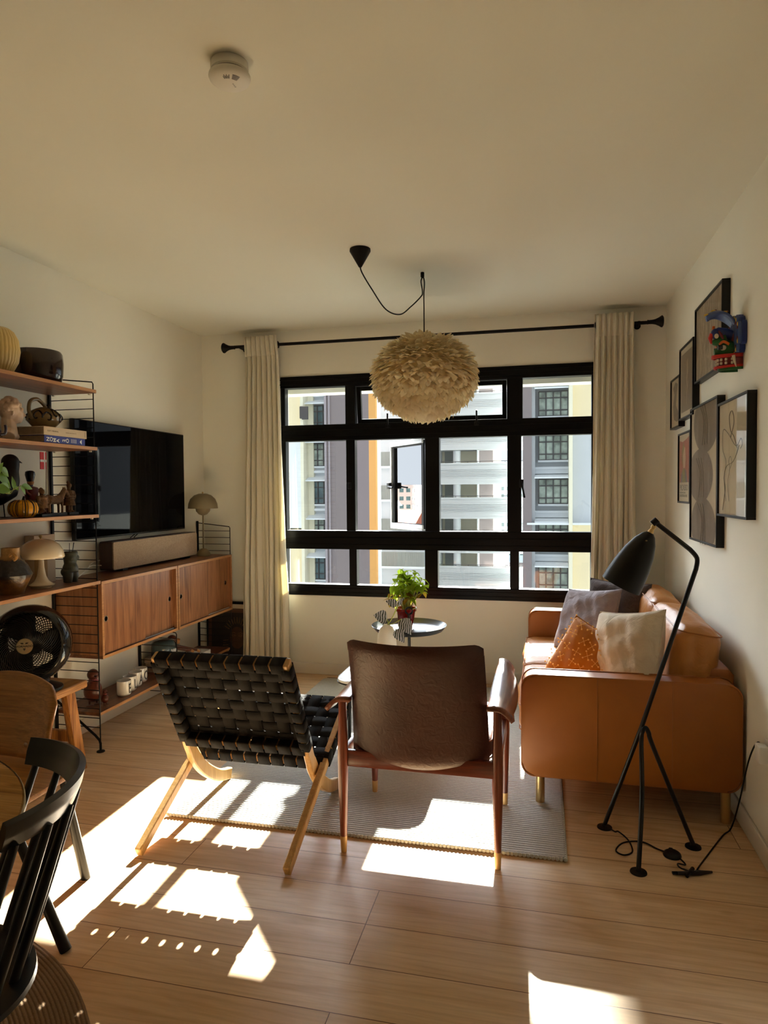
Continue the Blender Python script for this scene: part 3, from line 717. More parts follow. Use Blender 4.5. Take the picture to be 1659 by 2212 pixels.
def weave(parent, O0, U, V, W, L, nu, nv, gap, name, hu, hv, dp, amp=.0032, thick=.002):
    """nu straps running along V and nv along U, over and under each other; ends wrap round the rails behind"""
    U = Vector(U).normalized(); V = Vector(V).normalized(); N = U.cross(V).normalized(); O0 = Vector(O0)
    if N.z < 0: N = -N
    def strap(along, across, la, ca, idx, nc, wid, h):
        n = nc*4; V_ = []; F_ = []
        cs = [(la*i/n, amp*math.cos(PI*(i/n*nc-.5+idx))) for i in range(n+1)]
        st = [(h+.007, -.010), (h+.006, -dp-.001), (h, -dp-.004), (-h-.002, -dp-.004), (-h-.005, -dp+.001), (-h-.005, -.006), (-h-.001, .002), (h, .003)]
        full = st+[q for q in cs if h+.004 < q[0] < la-h-.004]+[(la-a_, b_) for a_, b_ in reversed(st)]
        for s_, off in full:
            ctr = O0+along*s_+across*ca+N*off
            V_.append(ctr-across*wid/2); V_.append(ctr+across*wid/2)
        for i in range(len(full)-1): F_.append((2*i, 2*i+1, 2*i+3, 2*i+2))
        return V_, F_
    for i in range(nu):
        b = MB(); b.add(*strap(V, U, L, W*(i+.5)/nu, i, nv, W/nu-gap, hv)); b.build(name, M['web'], parent, angle=60, solid=thick)
    for j in range(nv):
        b = MB(); b.add(*strap(U, V, W, L*(j+.5)/nv, j+1, nu, L/nv-gap, hu)); b.build(name, M['web'], parent, angle=60, solid=thick)
def crossbar(c, V, x0, x1, w_, t_):
    X = basis((0, c[0], c[1]), (1, 0, 0), V)
    MB().box(x0, x1, -w_/2, w_/2, -t_/2, t_/2, .006, X=X).build('crossbar', M['oakx'], fc)
dB = Vector((0, 2.535, .350))-Vector((0, 2.325, .738)); dS = Vector((0, 3.005, .385))-Vector((0, 2.665, .240))
crossbar((2.325, .738), dB, XI0+.014, XI1-.014, .034, .040)
crossbar((2.535, .350), dB, XI0, XI1, .030, .034)
crossbar((2.665, .240), dS, XO0, XO1, .03, .034)
crossbar((3.005, .385), dS, XO0, XO1, .03, .034)
for x in (XI0+.016, XI1+.016):
    MB().lathe([(1e-4, 0), (.006, 0), (.0065, .003), (.004, .006), (1e-4, .007)], n=14, X=Matrix.Translation((x-.01, 2.556, .278)) @ Matrix.Rotation(rad(118), 4, 'X')).build('bolt', M['steel'], fc)
NB = Vector((0, .388, .210)).normalized(); NS = Vector((0, -.145, .34)).normalized()
weave(fc, Vector((XI0, 2.325, .738))+NB*.022, (1, 0, 0), dB, XI1-XI0, dB.length, 9, 8, .0075, 'back_strap', .014, .017, .044)
weave(fc, Vector((XO0, 2.665, .240))+NS*.021, (1, 0, 0), dS, XO1-XO0, dS.length, 10, 6, .0065, 'seat_strap', .014, .015, .042)

# ---------------------------------------------------------------- brown leather armchair
M['brown'] = leather('dark brown leather', S(84, 44, 32), S(62, 30, 22), .45, .22, 34)
M['horn'] = P('pale horn caps', S(206, 160, 96), .35)
ac = thing('armchair', (-.45, 2.66, 0), 'dark brown leather armchair with a red teak frame, seen from behind', 'chair')
CXL, CXR = -.742, -.158
legs = [(CXL, 2.43, .012), (CXR, 2.44, .012), (CXL+.0, 2.925, .016), (CXR+.0, 2.925, .016)]
def turned_leg(x, y, lean=0, top=.60, zb=.012, cap=True):
    b = MB(); pr = [(.0125, zb+.045), (.0145, zb+.10), (.019, zb+.25), (.0205, .36), (.020, .42), (.0165, .50), (.015, top)]
    b.lathe([(.0125, zb+.04)]+pr, (x, y, 0), 20); o = b.build('leg', M['teak'], ac)
    MB().lathe([(.0108, zb-.011 if y < 2.5 else zb), (.0115, zb), (.0135, zb+.045), (.0128, zb+.052), (.012, zb+.047)], (x, y, 0), 18).build('leg_cap', M['horn'], o)
for x, y, zb in legs: turned_leg(x, y, zb=.0125 if y < 2.5 else .0165)
MB().box(CXL+.01, CXR-.01, 2.425, 2.452, .335, .398, .006).build('rear_rail', M['teakx'], ac)
MB().box(CXL+.01, CXR-.01, 2.90, 2.925, .335, .398, .006).build('front_rail', M['teakx'], ac)
for x in (CXL, CXR): MB().box(x-.011, x+.011, 2.44, 2.92, .335, .395, .005).build('side_rail', M['teaky'], ac)
def armrest(x, s_):
    # broad arm, rising to the front, outer edge rolled down
    def fn(u, v):
        y = 2.40+.60*u
        zc = .600+.030*u**1.5-.012*math.sin(PI*u)
        wid = .024+.022*math.sin(PI*min(1, (u+.10)))**.8+.006*u
        if u < .15: wid += .014*(1-u/.15)
        a = (v-.3)*2
        dx = s_*(a*wid)
        dz = -.020*max(0, a)**2.2-.003*max(0, -a)
        return (x+dx, y, zc+dz)
    MB().grid(fn, 20, 12).build('armrest', M['teaky'], ac, angle=180, solid=.016)
armrest(CXL+.008, -1); armrest(CXR-.008, 1)
# shell back: one curved padded panel
def back(u, v, side):
    a = 2*u-1; top = 1-v
    y = 2.475-.118*top+.02*math.sin(PI*top); hw = .262-.012*top
    z = .385+.46*top
    x = -.450+a*hw-.012*(top-.5)*0
    curve = -.085*(1-a*a)*(.55+.45*top)
    # rounded outline
    r = .14; cz = 0
    if top < .16: z -= .042*(1-a*a)*(1-top/.16)
    if abs(a) > .86 and top > .90: z -= .016*((abs(a)-.86)/.14)**2
    th = .026*((1-abs(a)**7)*(1-abs(2*v-1)**9))**.5
    return (x, y+curve*1.0+side*th, z+side*th*.25)
b = MB(); b.grid(lambda u, v: back(u, v, -1), 34, 30); b.grid(lambda u, v: back(u, v, 1), 34, 30)
b.build('backrest', M['brown'], ac, angle=180)
box_cushion('seat', CXL+.025, CXR-.025, 2.50, 2.965, .37, .455, .03, M['brown'], ac, .012, 4)

# ---------------------------------------------------------------- grasshopper style floor lamp
fl = thing('floor_lamp', (.40, 2.70, 0), 'black tripod floor lamp with a bullet shade leaning by the sofa arm', 'lamp')
M['lampblk'] = P('satin black lacquer', (.0035, .0035, .004), .38, var=0, spec=.3)
J = Vector((.368, 2.685, .475)); F1, F2, F3 = Vector((.249, 2.836, .012)), Vector((.339, 2.525, .012)), Vector((.568, 2.752, .012))
BEND = Vector((.560, 2.635, 1.135)); HEAD = Vector((.405, 2.615, 1.262))
pole = [F1, J+Vector((-.004, .004, .01))]+[BEND-(BEND-J).normalized()*.05]+[BEND-(BEND-J).normalized()*.02+Vector((-.002, 0, .004)), BEND+(HEAD-BEND).normalized()*.02+Vector((.001, 0, .002)), BEND+(HEAD-BEND).normalized()*.05, HEAD]
MB().tube([F1, J]+[BEND-(BEND-J).normalized()*.045]+spline([BEND-(BEND-J).normalized()*.045, BEND+Vector((-.010, 0, -.004)), BEND+(HEAD-BEND).normalized()*.045], 5)[1:]+[HEAD], .0085, 12).build('pole', M['lampblk'], fl)
top = J+Vector((.013, -.012, .004))
MB().tube(spline([F2, F2+(top-F2)*.5, J+Vector((-.002, -.016, -.05)), J+Vector((.003, -.014, -.008)), J+Vector((.014, -.010, .004)), J+Vector((.026, -.006, -.016)), F3+(top-F3)*.82, F3], 6), .0085, 12).build('leg', M['lampblk'], fl)
for F_ in (F1, F2, F3): MB().lathe([(1e-4, .012), (.010, .013), (.012, .008), (.029, .005), (.030, .0006), (1e-4, .0006)], (F_.x, F_.y, 0), 28).build('foot', M['lampblk'], fl)
MB().tube([HEAD+Vector((-.012, 0, -.006)), HEAD+Vector((.006, 0, .010))], .013, 14).build('head_joint', M['lampblk'], fl)
S0 = HEAD+Vector((-.012, 0, -.025)); SD = Vector((-.46, .05, -.90)).normalized()
X = Matrix.Translation(S0) @ SD.to_track_quat('Z', 'X').to_matrix().to_4x4() @ Matrix.Scale(1.1, 4)
shd = MB().lathe([(1e-4, .012), (.012, .013), (.022, .022), (.036, .045), (.050, .085), (.060, .135), (.0655, .185), (.067, .215), (.0655, .215), (.064, .185), (.0585, .135), (.048, .085), (.034, .046), (.018, .024), (1e-4, .018)], n=40, X=X).build('lamp_shade', M['lampblk'], fl)
MB().lathe([(1e-4, -.016), (.007, -.016), (.0085, -.008), (.006, -.002), (.009, .006), (.010, .012), (1e-4, .014)], n=16, X=X).build('swivel', M['brass'], fl)
MB().lathe([(1e-4, 0), (.0035, 0), (.0035, .004), (1e-4, .004)], n=8, X=Matrix.Translation(X @ Vector((.0, -.034, .042)))).build('rivet', M['brass'], shd)
# cable, foot switch, cable bundle and plug
cb_ = [(.262, 2.832, .006), (.285, 2.80, .006), (.300, 2.802, .006), (.33, 2.74, .006), (.335, 2.66, .005), (.300, 2.625, .006), (.275, 2.655, .005), (.310, 2.715, .008), (.38, 2.74, .006), (.43, 2.70, .005), (.455, 2.675, .010)]
MB().tube(spline(cb_, 6), .003, 8).build('cable', M['lampblk'], fl)
sw = MB().lathe([(1e-4, .020), (.020, .019), (.030, .012), (.033, .004), (.032, .0006), (1e-4, .0006)], (.478, 2.668, 0), 28); sw.box(.470, .486, 2.685, 2.703, .003, .016, .004)
sw.build('foot_switch', M['lampblk'], fl)
cb_ = [(.50, 2.648, .006), (.512, 2.605, .006), (.485, 2.60, .009), (.49, 2.565, .012), (.54, 2.545, .012), (.545, 2.57, .012), (.60, 2.68, .006), (.70, 2.86, .006), (.745, 2.92, .012), (.765, 2.885, .14), (.772, 2.80, .33), (.776, 2.73, .425), (.783, 2.70, .44)]
MB().tube(spline(cb_, 8), .003, 8).build('cable', M['lampblk'], fl)
q = MB(); q.tube([(.455, 2.535, .008), (.53, 2.55, .009)], .007, 8, flat=.7); q.tube([(.47, 2.528, .012), (.55, 2.553, .010), (.595, 2.575, .006)], [.006, .009, .004], 8); q.tube([(.50, 2.52, .010), (.53, 2.57, .014)], .007, 8)
q.build('cable_bundle', M['lampblk'], fl)
ol = thing('power_outlet', (XR, 2.66, .42), 'white wall outlet with a white plug holding the lamp cable', 'outlet')
M['plastic'] = P('white plastic', (.80, .78, .72), .35, var=.01)
MB().box(XR-.009, XR, 2.60, 2.69, .385, .47, .003).build('face_plate', M['plastic'], ol)
MB().box(XR-.045, XR-.009, 2.625, 2.68, .39, .455, .008).build('plug', M['plastic'], ol)
q = MB(); q.tube([(XR-.02, 2.672, .44), (XR-.024, 2.705, .441)], .007, 10); q.build('cable_grip', M['lampblk'], ol)

# ---------------------------------------------------------------- pendant and smoke alarm
M['feather'] = translucent('cream goose feathers', (.92, .84, .64), (.95, .80, .50), .45, .1)
pl = thing('pendant_lamp', (-.64, 3.72, 1.78), 'round cream feather pendant lamp hanging on a black cord', 'lamp')
C = Vector((-.640, 3.722, 2.02)); RX, RZ = .292, .224
rr = random.Random(5); b = MB()
b.ball(C, 1, 28, (RX*.86, RX*.86, RZ*.86)); b.build('shade_core', M['feather'], pl, angle=180)
b = MB(); nf = 0
rows = 26
for i in range(rows):
    th = PI*(i+.6)/rows; cnt = int(6+54*math.sin(th))
    for k in range(cnt*2):
        a = 2*PI*(k+rr.random())/(cnt*2); t2 = th+rr.uniform(-.05, .05)
        n_ = Vector((math.sin(t2)*math.cos(a), math.sin(t2)*math.sin(a), math.cos(t2)))
        p_ = C+Vector((n_.x*RX*.88, n_.y*RX*.88, n_.z*RZ*.90))
        down = Vector((math.cos(t2)*math.cos(a), math.cos(t2)*math.sin(a), -math.sin(t2)))
        side = n_.cross(down)
        Lf = rr.uniform(.045, .070)*(.8 if i < 3 else 1); wf = rr.uniform(.014, .022)
        dv = (n_*rr.uniform(.55, .9)+down*rr.uniform(.15, .45)+side*rr.uniform(-.75, .75)).normalized()
        if i < 3: dv = (n_*.35+Vector((math.cos(a), math.sin(a), .15))+side*rr.uniform(-.6, .6)).normalized()
        up_ = (-down+n_*rr.uniform(-.1, .4)+side*rr.uniform(-.5, .5)); up_ = (up_-dv*up_.dot(dv)).normalized(); sv = dv.cross(up_)
        pts = []
        for (f_, w_, h_) in ((0, .35, 0), (.35, 1, .004), (.7, .85, .0), (1, .15, -.010)):
            c_ = p_+dv*Lf*f_+up_*(-h_ if False else h_)+n_*.0
            pts.append(c_-sv*wf*w_-up_*.003*w_); pts.append(c_+up_*.001); pts.append(c_+sv*wf*w_-up_*.003*w_)
        F_ = []
        for r_ in range(3): F_ += [(r_*3, r_*3+1, r_*3+4, r_*3+3), (r_*3+1, r_*3+2, r_*3+5, r_*3+4)]
        b.add(pts, F_)
b.build('feathers', M['feather'], pl, angle=180, recalc=False)
MB().tube([(-.640, 3.722, 2.20), (-.640, 3.722, 2.24)], .016, 12).build('lamp_holder', M['black'], pl)
q = MB(); hk = Vector((-.648, 3.722, 2.565))
q.tube(spline([(-.640, 3.722, 2.22), (-.640, 3.722, 2.40), (-.640, 3.72, 2.48), (-.636, 3.718, 2.54), (-.644, 3.720, 2.572), (-.656, 3.722, 2.55), (-.648, 3.722, 2.49), (-.655, 3.705, 2.46), (-.70, 3.65, 2.395), (-.745, 3.57, 2.335), (-.80, 3.47, 2.34), (-.85, 3.37, 2.42), (-.885, 3.30, 2.49), (-.889, 3.29, 2.53)], 8), .0035, 8)
q.build('cord', M['black'], pl)
q = MB(); q.lathe([(.0105, 2.598), (.0105, 2.575), (.006, 2.568), (1e-4, 2.567)], (-.648, 3.722, 0), 16); q.build('ceiling_hook', M['black'], pl)
MB().lathe([(1e-4, 2.599), (.052, 2.599), (.053, 2.588), (.009, 2.512), (.006, 2.508), (1e-4, 2.508)], (-.889, 3.29, 0), 32).build('ceiling_canopy', M['black'], pl)
sm = thing('smoke_alarm', (-.86, 1.80, 2.6), 'white round smoke alarm on the ceiling', 'smoke alarm')
M['offwhite'] = P('off white plastic', (.74, .70, .60), .45, var=.01)
CS = (-.862, 1.79, 0)
MB().lathe([(1e-4, 2.599), (.052, 2.599), (.053, 2.576), (.050, 2.572)], CS, 48).build('mount', M['offwhite'], sm)
MB().lathe([(.050, 2.576), (.050, 2.566), (.049, 2.560)], CS, 48).build('vent_slot', P('alarm slot', (.10, .08, .06), .6), sm)
MB().lathe([(.052, 2.567), (.058, 2.565), (.059, 2.560), (.056, 2.553), (.046, 2.546), (.03, 2.541), (1e-4, 2.5395)], CS, 48).build('cover', M['offwhite'], sm)
ink = P('printed ink', (.05, .045, .04), .6)
q = MB()
def cz_(r_): return 2.541+(r_-.03)*.3125-.0006 if r_ > .03 else 2.5400+(r_*.03)
for i in range(5):
    r_ = .030+i*.0034; q.tube([(CS[0]+r_*math.cos(a), CS[1]+r_*math.sin(a), cz_(r_)) for a in [-.95+.5*k/6 for k in range(7)]], .0007, 4)
for i in range(6):
    a = -1.62+i*.09; q.tube([(CS[0]+r_*math.cos(a), CS[1]+r_*math.sin(a), cz_(r_)) for r_ in (.030, .034, .038+.004*(i % 2))], .0009, 4)
for i in range(3): q.tube([(CS[0]+(.012+.002*math.cos(a)), CS[1]-.004+i*.007+.002*math.sin(a), 2.5390) for a in [2*PI*k/8 for k in range(8)]], .0003, 4, closed=True)
q.build('printed_marks', ink, sm)
# town mirrored in the opened casement, off to the left
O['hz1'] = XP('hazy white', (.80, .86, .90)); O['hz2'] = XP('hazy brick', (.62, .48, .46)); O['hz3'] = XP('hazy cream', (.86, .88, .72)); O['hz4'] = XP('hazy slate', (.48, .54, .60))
def far_(D, s_): return (-1-.932*D+.361*s_, 5+.361*D+.932*s_)
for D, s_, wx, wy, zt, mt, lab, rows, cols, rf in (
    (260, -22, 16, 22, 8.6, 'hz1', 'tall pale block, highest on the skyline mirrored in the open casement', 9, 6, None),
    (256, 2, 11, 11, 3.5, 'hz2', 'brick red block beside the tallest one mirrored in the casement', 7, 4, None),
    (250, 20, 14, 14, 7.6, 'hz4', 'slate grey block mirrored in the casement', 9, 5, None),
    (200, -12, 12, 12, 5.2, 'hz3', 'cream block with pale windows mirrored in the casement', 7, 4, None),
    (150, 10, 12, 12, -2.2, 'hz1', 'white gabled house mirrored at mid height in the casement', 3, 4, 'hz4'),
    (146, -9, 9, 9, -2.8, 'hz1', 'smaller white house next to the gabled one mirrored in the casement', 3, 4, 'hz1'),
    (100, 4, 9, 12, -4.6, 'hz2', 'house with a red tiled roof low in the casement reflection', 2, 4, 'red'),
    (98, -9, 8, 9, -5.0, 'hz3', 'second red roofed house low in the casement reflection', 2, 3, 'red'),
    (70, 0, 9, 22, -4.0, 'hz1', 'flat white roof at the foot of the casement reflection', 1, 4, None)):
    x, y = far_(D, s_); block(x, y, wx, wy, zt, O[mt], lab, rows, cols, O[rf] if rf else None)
for s_ in (-16, -2, 12):
    x, y = far_(122, s_); t = MB(); t.ball((x, y, -8), 4.2, 12, (1, 1.2, .8)); t.ball((x+2, y+3, -9), 3.5, 12); t.tube([(x, y, -30), (x, y, -8)], .5, 6)
    tag(t.build('tree', O['grn'], angle=180), 'round green tree among the houses mirrored in the casement', 'tree', 'trees in the mirrored town')

# ---------------------------------------------------------------- wall mounted shelving
M['wire'] = P('black wire', (.003, .003, .0035), .45, var=0, spec=.25)
M['clip'] = P('pale clip', (.70, .64, .52), .5, var=0)
def side_panel(y, zb, zt, lab, floorstand=False):
    t = thing('shelf_end_panel', (-2.44, y, max(zb, 0)), lab, 'shelf support', None)
    xb, xf = -2.568, -2.302
    MB().box(xb-.010, xb+.004, y-.008, y+.008, zb if not floorstand else .0, zt+.04, .002, 1).build('back_post', M['wire'], t)
    pts = [(xf, y, .03 if floorstand else zb+.01), (xf, y, zt-.012)] + [(xf-.006, y, zt-.002), (xb, y, zt+.026)]
    MB().tube(pts, .0032, 8).build('front_post', M['wire'], t)
    z = zb+.03
    while z < zt-.005:
        MB().tube([(xb, y, z), (xf, y, z)], .0024, 6).build('rung', M['wire'], t); z += .05
    if floorstand:
        MB().tube([(xb, y, .26), (xf-.03, y, .085), (xf-.006, y, .062), (xf, y, .045), (xf, y, .006)], .0065, 8).lathe([(1e-4, .010), (.008, .010), (.021, .005), (.022, .0006), (1e-4, .0006)], (xf, y, 0), 20).build('floor_foot', M['wire'], t)
    return t
side_panel(3.105, .10, 1.972, 'tall black wire shelf ladder standing on the floor beside the television', True)
side_panel(3.885, .06, .48, 'short black wire shelf ladder between the two cabinets')
side_panel(4.668, .06, 1.125, 'black wire shelf ladder at the far end by the curtain')
side_panel(2.325, .10, 1.972, 'black wire shelf ladder at the left end of the shelves', True)
def shelf(y0_, y1_, zt, lab, xf=-2.288, th=.018):
    t = thing('wall_shelf', (-2.44, (y0_+y1_)/2, zt-th), lab, 'shelf', None)
    MB().box(-2.578, xf, y0_, y1_, zt-th, zt, .0012, 1).build('board', M['walnut'], t)
    MB().box(xf-.0005, xf+.0006, y0_+.001, y1_-.001, zt-th+.001, zt-.001).build('edge_strip', M['oakedge'], t, smooth=False)
    for y in (y0_+.008, y1_-.014):
        for x in (-2.55, -2.33): MB().box(x, x+.012, y, y+.010, zt-th-.008, zt-th+.0, .001, 1).build('shelf_clip', M['clip'], t)
shelf(2.33, 3.112, 1.929, 'walnut wall shelf, topmost, under the ribbed vase and dark pot')
shelf(2.33, 3.112, 1.628, 'walnut wall shelf, second from top, under the bust and books')
shelf(2.33, 3.112, 1.273, 'walnut wall shelf, third from top, under the bird and terracotta figures')
shelf(2.33, 3.114, .920, 'walnut wall shelf level with the cabinet tops, under the mushroom lamp')
shelf(3.116, 3.878, .205, 'low walnut shelf under the near cabinet, holding the mugs', -2.312)
shelf(3.892, 4.660, .205, 'low walnut shelf under the far cabinet, holding the bowl and monkey', -2.312)
def cabinet(y0_, y1_, lab, front, hb, inner):
    z0_, z1_ = .496, .914; xf = -2.286; th = .017
    t = thing('wall_cabinet', (-2.44, (y0_+y1_)/2, z0_), lab, 'cabinet')
    MB().box(-2.578, xf, y0_, y1_, z1_-th, z1_, .001, 1).build('top_panel', M['walnut'], t); MB().box(-2.578, xf, y0_, y1_, z0_, z0_+th, .001, 1).build('bottom_panel', M['walnut'], t)
    for a, b_ in ((y0_, y0_+th), (y1_-th, y1_)): MB().box(-2.578, xf, a, b_, z0_+th, z1_-th).build('side_panel', M['walnut_z'], t, smooth=False)
    MB().box(-2.578, -2.570, y0_+th, y1_-th, z0_+th, z1_-th).build('back_panel', M['walnut_z'], t, smooth=False)
    e = MB()
    for q in ((y0_, y1_, z1_-th, z1_), (y0_, y1_, z0_, z0_+th), (y0_, y0_+th, z0_+th, z1_-th), (y1_-th, y1_, z0_+th, z1_-th)): e.box(xf, xf+.0008, q[0]+.0005, q[1]-.0005, q[2]+.0005, q[3]-.0005)
    e.build('edge_strip', M['oakedge'], t, smooth=False)
    ymid = (y0_+y1_)/2
    for k, (a, b_, xd, hy) in enumerate(((y0_+th, ymid+.03, front[0], hb[0]), (ymid-.03, y1_-th, front[1], hb[1]))):
        # sliding door with a round finger hole
        R = .014; zc = .706; n = 24
        bm = bmesh.new()
        outer = [(a, z0_+th+.003), (b_, z0_+th+.003), (b_, z1_-th-.003), (a, z1_-th-.003)]
        def ring(x):
            vo = [bm.verts.new((x, p_[0], p_[1])) for p_ in outer]
            vi = [bm.verts.new((x, hy+R*math.cos(2*PI*i/n), zc+R*math.sin(2*PI*i/n))) for i in range(n)]
            return vo, vi
        o1, i1 = ring(xd); o2, i2 = ring(xd-.012)
        for (vo, vi) in ((o1, i1), (o2, i2)):
            # corner i of outer joined with quarter of the hole
            q = [(-3*PI/4), (-PI/4), (PI/4), (3*PI/4)]
            idx = [int(round((w_ % (2*PI))/(2*PI)*n)) % n for w_ in q]
            for c_ in range(4):
                c2 = (c_+1) % 4; k0, k1 = idx[c_], idx[c2]
                if k1 <= k0: k1 += n
                arc_ = [vi[j % n] for j in range(k0, k1+1)]
                bm.faces.new([vo[c_], vo[c2]]+arc_[::-1])
        for i in range(n): bm.faces.new((i1[i], i1[(i+1) % n], i2[(i+1) % n], i2[i]))
        for i in range(4): bm.faces.new((o1[i], o1[(i+1) % 4], o2[(i+1) % 4], o2[i]))
        d_ = MB().bm(bm).build('door', M['walnut_z'], t, smooth=False)
        X = Matrix.Translation((xd+.0012, hy, zc)) @ Matrix.Rotation(PI/2, 4, 'Y')
        MB().lathe([(.0132, -.012), (.0132, .0), (.0165, .0), (.017, -.0015), (.0140, -.0015)], n=28, X=X, close=True).build('finger_ring', M['steel'], d_)
        if xd < -2.30: MB().box(xd+.003, xd+.009, a, b_, z0_+th, z0_+th+.004).build('track', M['alu'], t, smooth=False)
cabinet(3.118, 3.882, 'walnut wall cabinet with sliding doors, nearer the viewer', (-2.296, -2.312), (3.163, 3.825), 1)
cabinet(3.890, 4.660, 'walnut wall cabinet with sliding doors, farther, under the grey lamp', (-2.296, -2.312), (3.937, 4.600), 1)

# ---------------------------------------------------------------- television and sound bar
tv = thing('television', (-2.55, 3.81, 1.12), 'large flat black television on the left wall', 'television')
MB().box(-2.550, -2.524, 3.228, 4.402, 1.121, 1.801, .003).build('back_shell', M['lampblk'], tv)
MB().box(-2.5245, -2.521, 3.236, 4.394, 1.131, 1.795).build('screen', P('black screen glass', (.002, .002, .003), .03, var=0, spec=.07), tv, smooth=False)
MB().box(-2.580, -2.546, 3.70, 3.95, 1.35, 1.60).build('wall_bracket', M['lampblk'], tv)
q = MB(); q.tube([(-2.534, 3.80, 1.121), (-2.562, 3.795, 1.10), (-2.566, 3.80, 1.0)], .003); q.tube([(-2.534, 3.83, 1.121), (-2.562, 3.835, 1.10), (-2.566, 3.82, 1.0)], .003); q.build('cable', M['lampblk'], tv)
sb = thing('sound_bar', (-2.48, 3.96, .914), 'long sound bar with beige fabric front and brown frame on the cabinets', 'speaker')
M['sbf'] = P('brown lacquer frame', S(62, 34, 26), .4)
SBX, S0_, S1_ = -2.458, 3.455, 4.44
def sbgrid(name):
    m, nt, p = newmat(name); v = coords(nt, (1, 60, 400)); v2 = coords(nt, (1, 400, 40))
    n = noise(nt, v, 1.5, 3); n2 = noise(nt, v2, 1.5, 3)
    c = mixc(nt, ramp(nt, n, [(.3, S(150, 124, 100)), (.7, S(205, 180, 150))]), ramp(nt, n2, [(.3, S(160, 132, 106)), (.7, S(210, 186, 156))]), .5)
    nt.links.new(c, p.inputs['Base Color']); p.inputs['Roughness'].default_value = .9; bump(nt, p, n, .3, .001); return m
MB().prism(rrect(S0_, S1_, .928, 1.098, .014), 'x', SBX-.085, SBX, .002).build('frame', M['sbf'], sb)
MB().prism(rrect(S0_+.004, S1_-.004, .932, 1.094, .011), 'x', SBX-.001, SBX+.008, .003).build('speaker_grille', sbgrid('woven speaker fabric'), sb)
for y in (S0_+.12, S1_-.12): MB().box(SBX-.075, SBX-.012, y, y+.05, .9145, .928).build('foot', M['lampblk'], sb)
q = MB(); q.tube(spline([(-2.52, 3.44, .96), (-2.53, 3.36, .965), (-2.52, 3.28, .935), (-2.50, 3.20, .921), (-2.52, 3.14, .921)], 6), .003, 8); q.tube(spline([(-2.53, 3.44, .99), (-2.54, 3.37, .975), (-2.51, 3.30, .940), (-2.52, 3.22, .922), (-2.50, 3.16, .924)], 6), .0025, 8)
tag(q.build('cable', M['plastic'], None), 'white cable trailing behind the sound bar on the cabinet top', 'cable')
# grey table lamp with a dome shade
M['greige'] = P('stone grey lacquer', S(142, 128, 98), .55, var=.02)
gl = thing('table_lamp', (-2.44, 4.515, .914), 'stone grey table lamp with a dome shade at the end of the cabinets', 'lamp')
GC = (-2.44, 4.515, 0)
MB().lathe([(1e-4, .9145), (.048, .9145), (.050, .917), (.048, .935), (.038, .955), (.02, .967), (.006, .970)], GC, 32).build('base', M['greige'], gl)
MB().lathe([(.006, .968), (.006, 1.24)], GC, 14).build('stem', M['greige'], gl)
MB().lathe([(.008, 1.214), (.03, 1.222), (.050, 1.245), (.055, 1.272), (.054, 1.272), (.03, 1.225)], GC, 32).build('lower_shade', M['greige'], gl)
MB().lathe([(.108, 1.266), (.104, 1.300), (.090, 1.335), (.062, 1.362), (.03, 1.374), (1e-4, 1.376), (1e-4, 1.374), (.03, 1.372), (.061, 1.360), (.089, 1.333), (.102, 1.300), (.107, 1.266), (.108, 1.266)], GC, 48).build('lamp_shade', M['greige'], gl)
MB().ball((GC[0], GC[1], 1.382), .007, 12).build('finial', M['brass'], gl)

# ---------------------------------------------------------------- soft-modelled figures
def blob(name, b, mat, parent, vox=.003, smooth_=4, label=None):
    o = b.build(name, mat, parent, angle=180, label=label)
    q = o.modifiers.new('remesh', 'REMESH'); q.mode = 'VOXEL'; q.voxel_size = vox; q.use_smooth_shade = True
    if smooth_:
        q = o.modifiers.new('smooth', 'SMOOTH'); q.iterations = smooth_; q.factor = .5
    return o
M['plaster'] = P('warm marble plaster', S(214, 186, 160), .5, var=.04, vs=14)
M['terra'] = P('aged terracotta', S(104, 74, 46), .85, var=.35, vs=60, bs=.5, bscale=160)
M['ebony'] = P('black stained wood', (.004, .0035, .003), .4, var=0, spec=.3)
M['dkwood'] = P('dark polished wood', S(92, 44, 26), .35, var=.12, vs=30)
M['green_glaze'] = P('dark green glaze', S(58, 60, 48), .38, var=.18, vs=25)
M['ceram'] = P('white porcelain', (.80, .78, .72), .12, var=.01, coat=.3)
M['creamglass'] = P('cream opal glass', S(226, 208, 178), .12, var=.02, coat=.4)
# top shelf
rv = thing('vase', (-2.42, 2.595, 1.929), 'yellow cream vertically ribbed vase at the left end of the top shelf', 'vase')
MB().lathe([(1e-4, 1.9295), (.055, 1.9295), (.075, 1.945), (.098, 1.99), (.106, 2.04), (.100, 2.09), (.082, 2.125), (.062, 2.140), (.058, 2.139), (.078, 2.12), (.094, 2.09), (1e-4, 1.96)], (-2.43, 2.59, 0), 300, rfun=lambda a, z: 1-.035*(1-abs(math.cos(a*18)))).build('body', P('yellow cream glaze', S(216, 186, 116), .4, var=.05), rv, angle=60)
tag(MB().lathe([(1e-4, 1.9295), (.094, 1.9295), (.106, 1.94), (.114, 1.975), (.117, 2.03), (.113, 2.075), (.106, 2.087), (.102, 2.083), (.108, 2.06), (.106, 1.95), (1e-4, 1.94)], (-2.43, 2.86, 0), 56).build('planter_pot', P('dark burgundy glaze', S(34, 12, 12), .16, var=.1, coat=.3)), 'dark burgundy glazed round pot on the top shelf', 'pot')
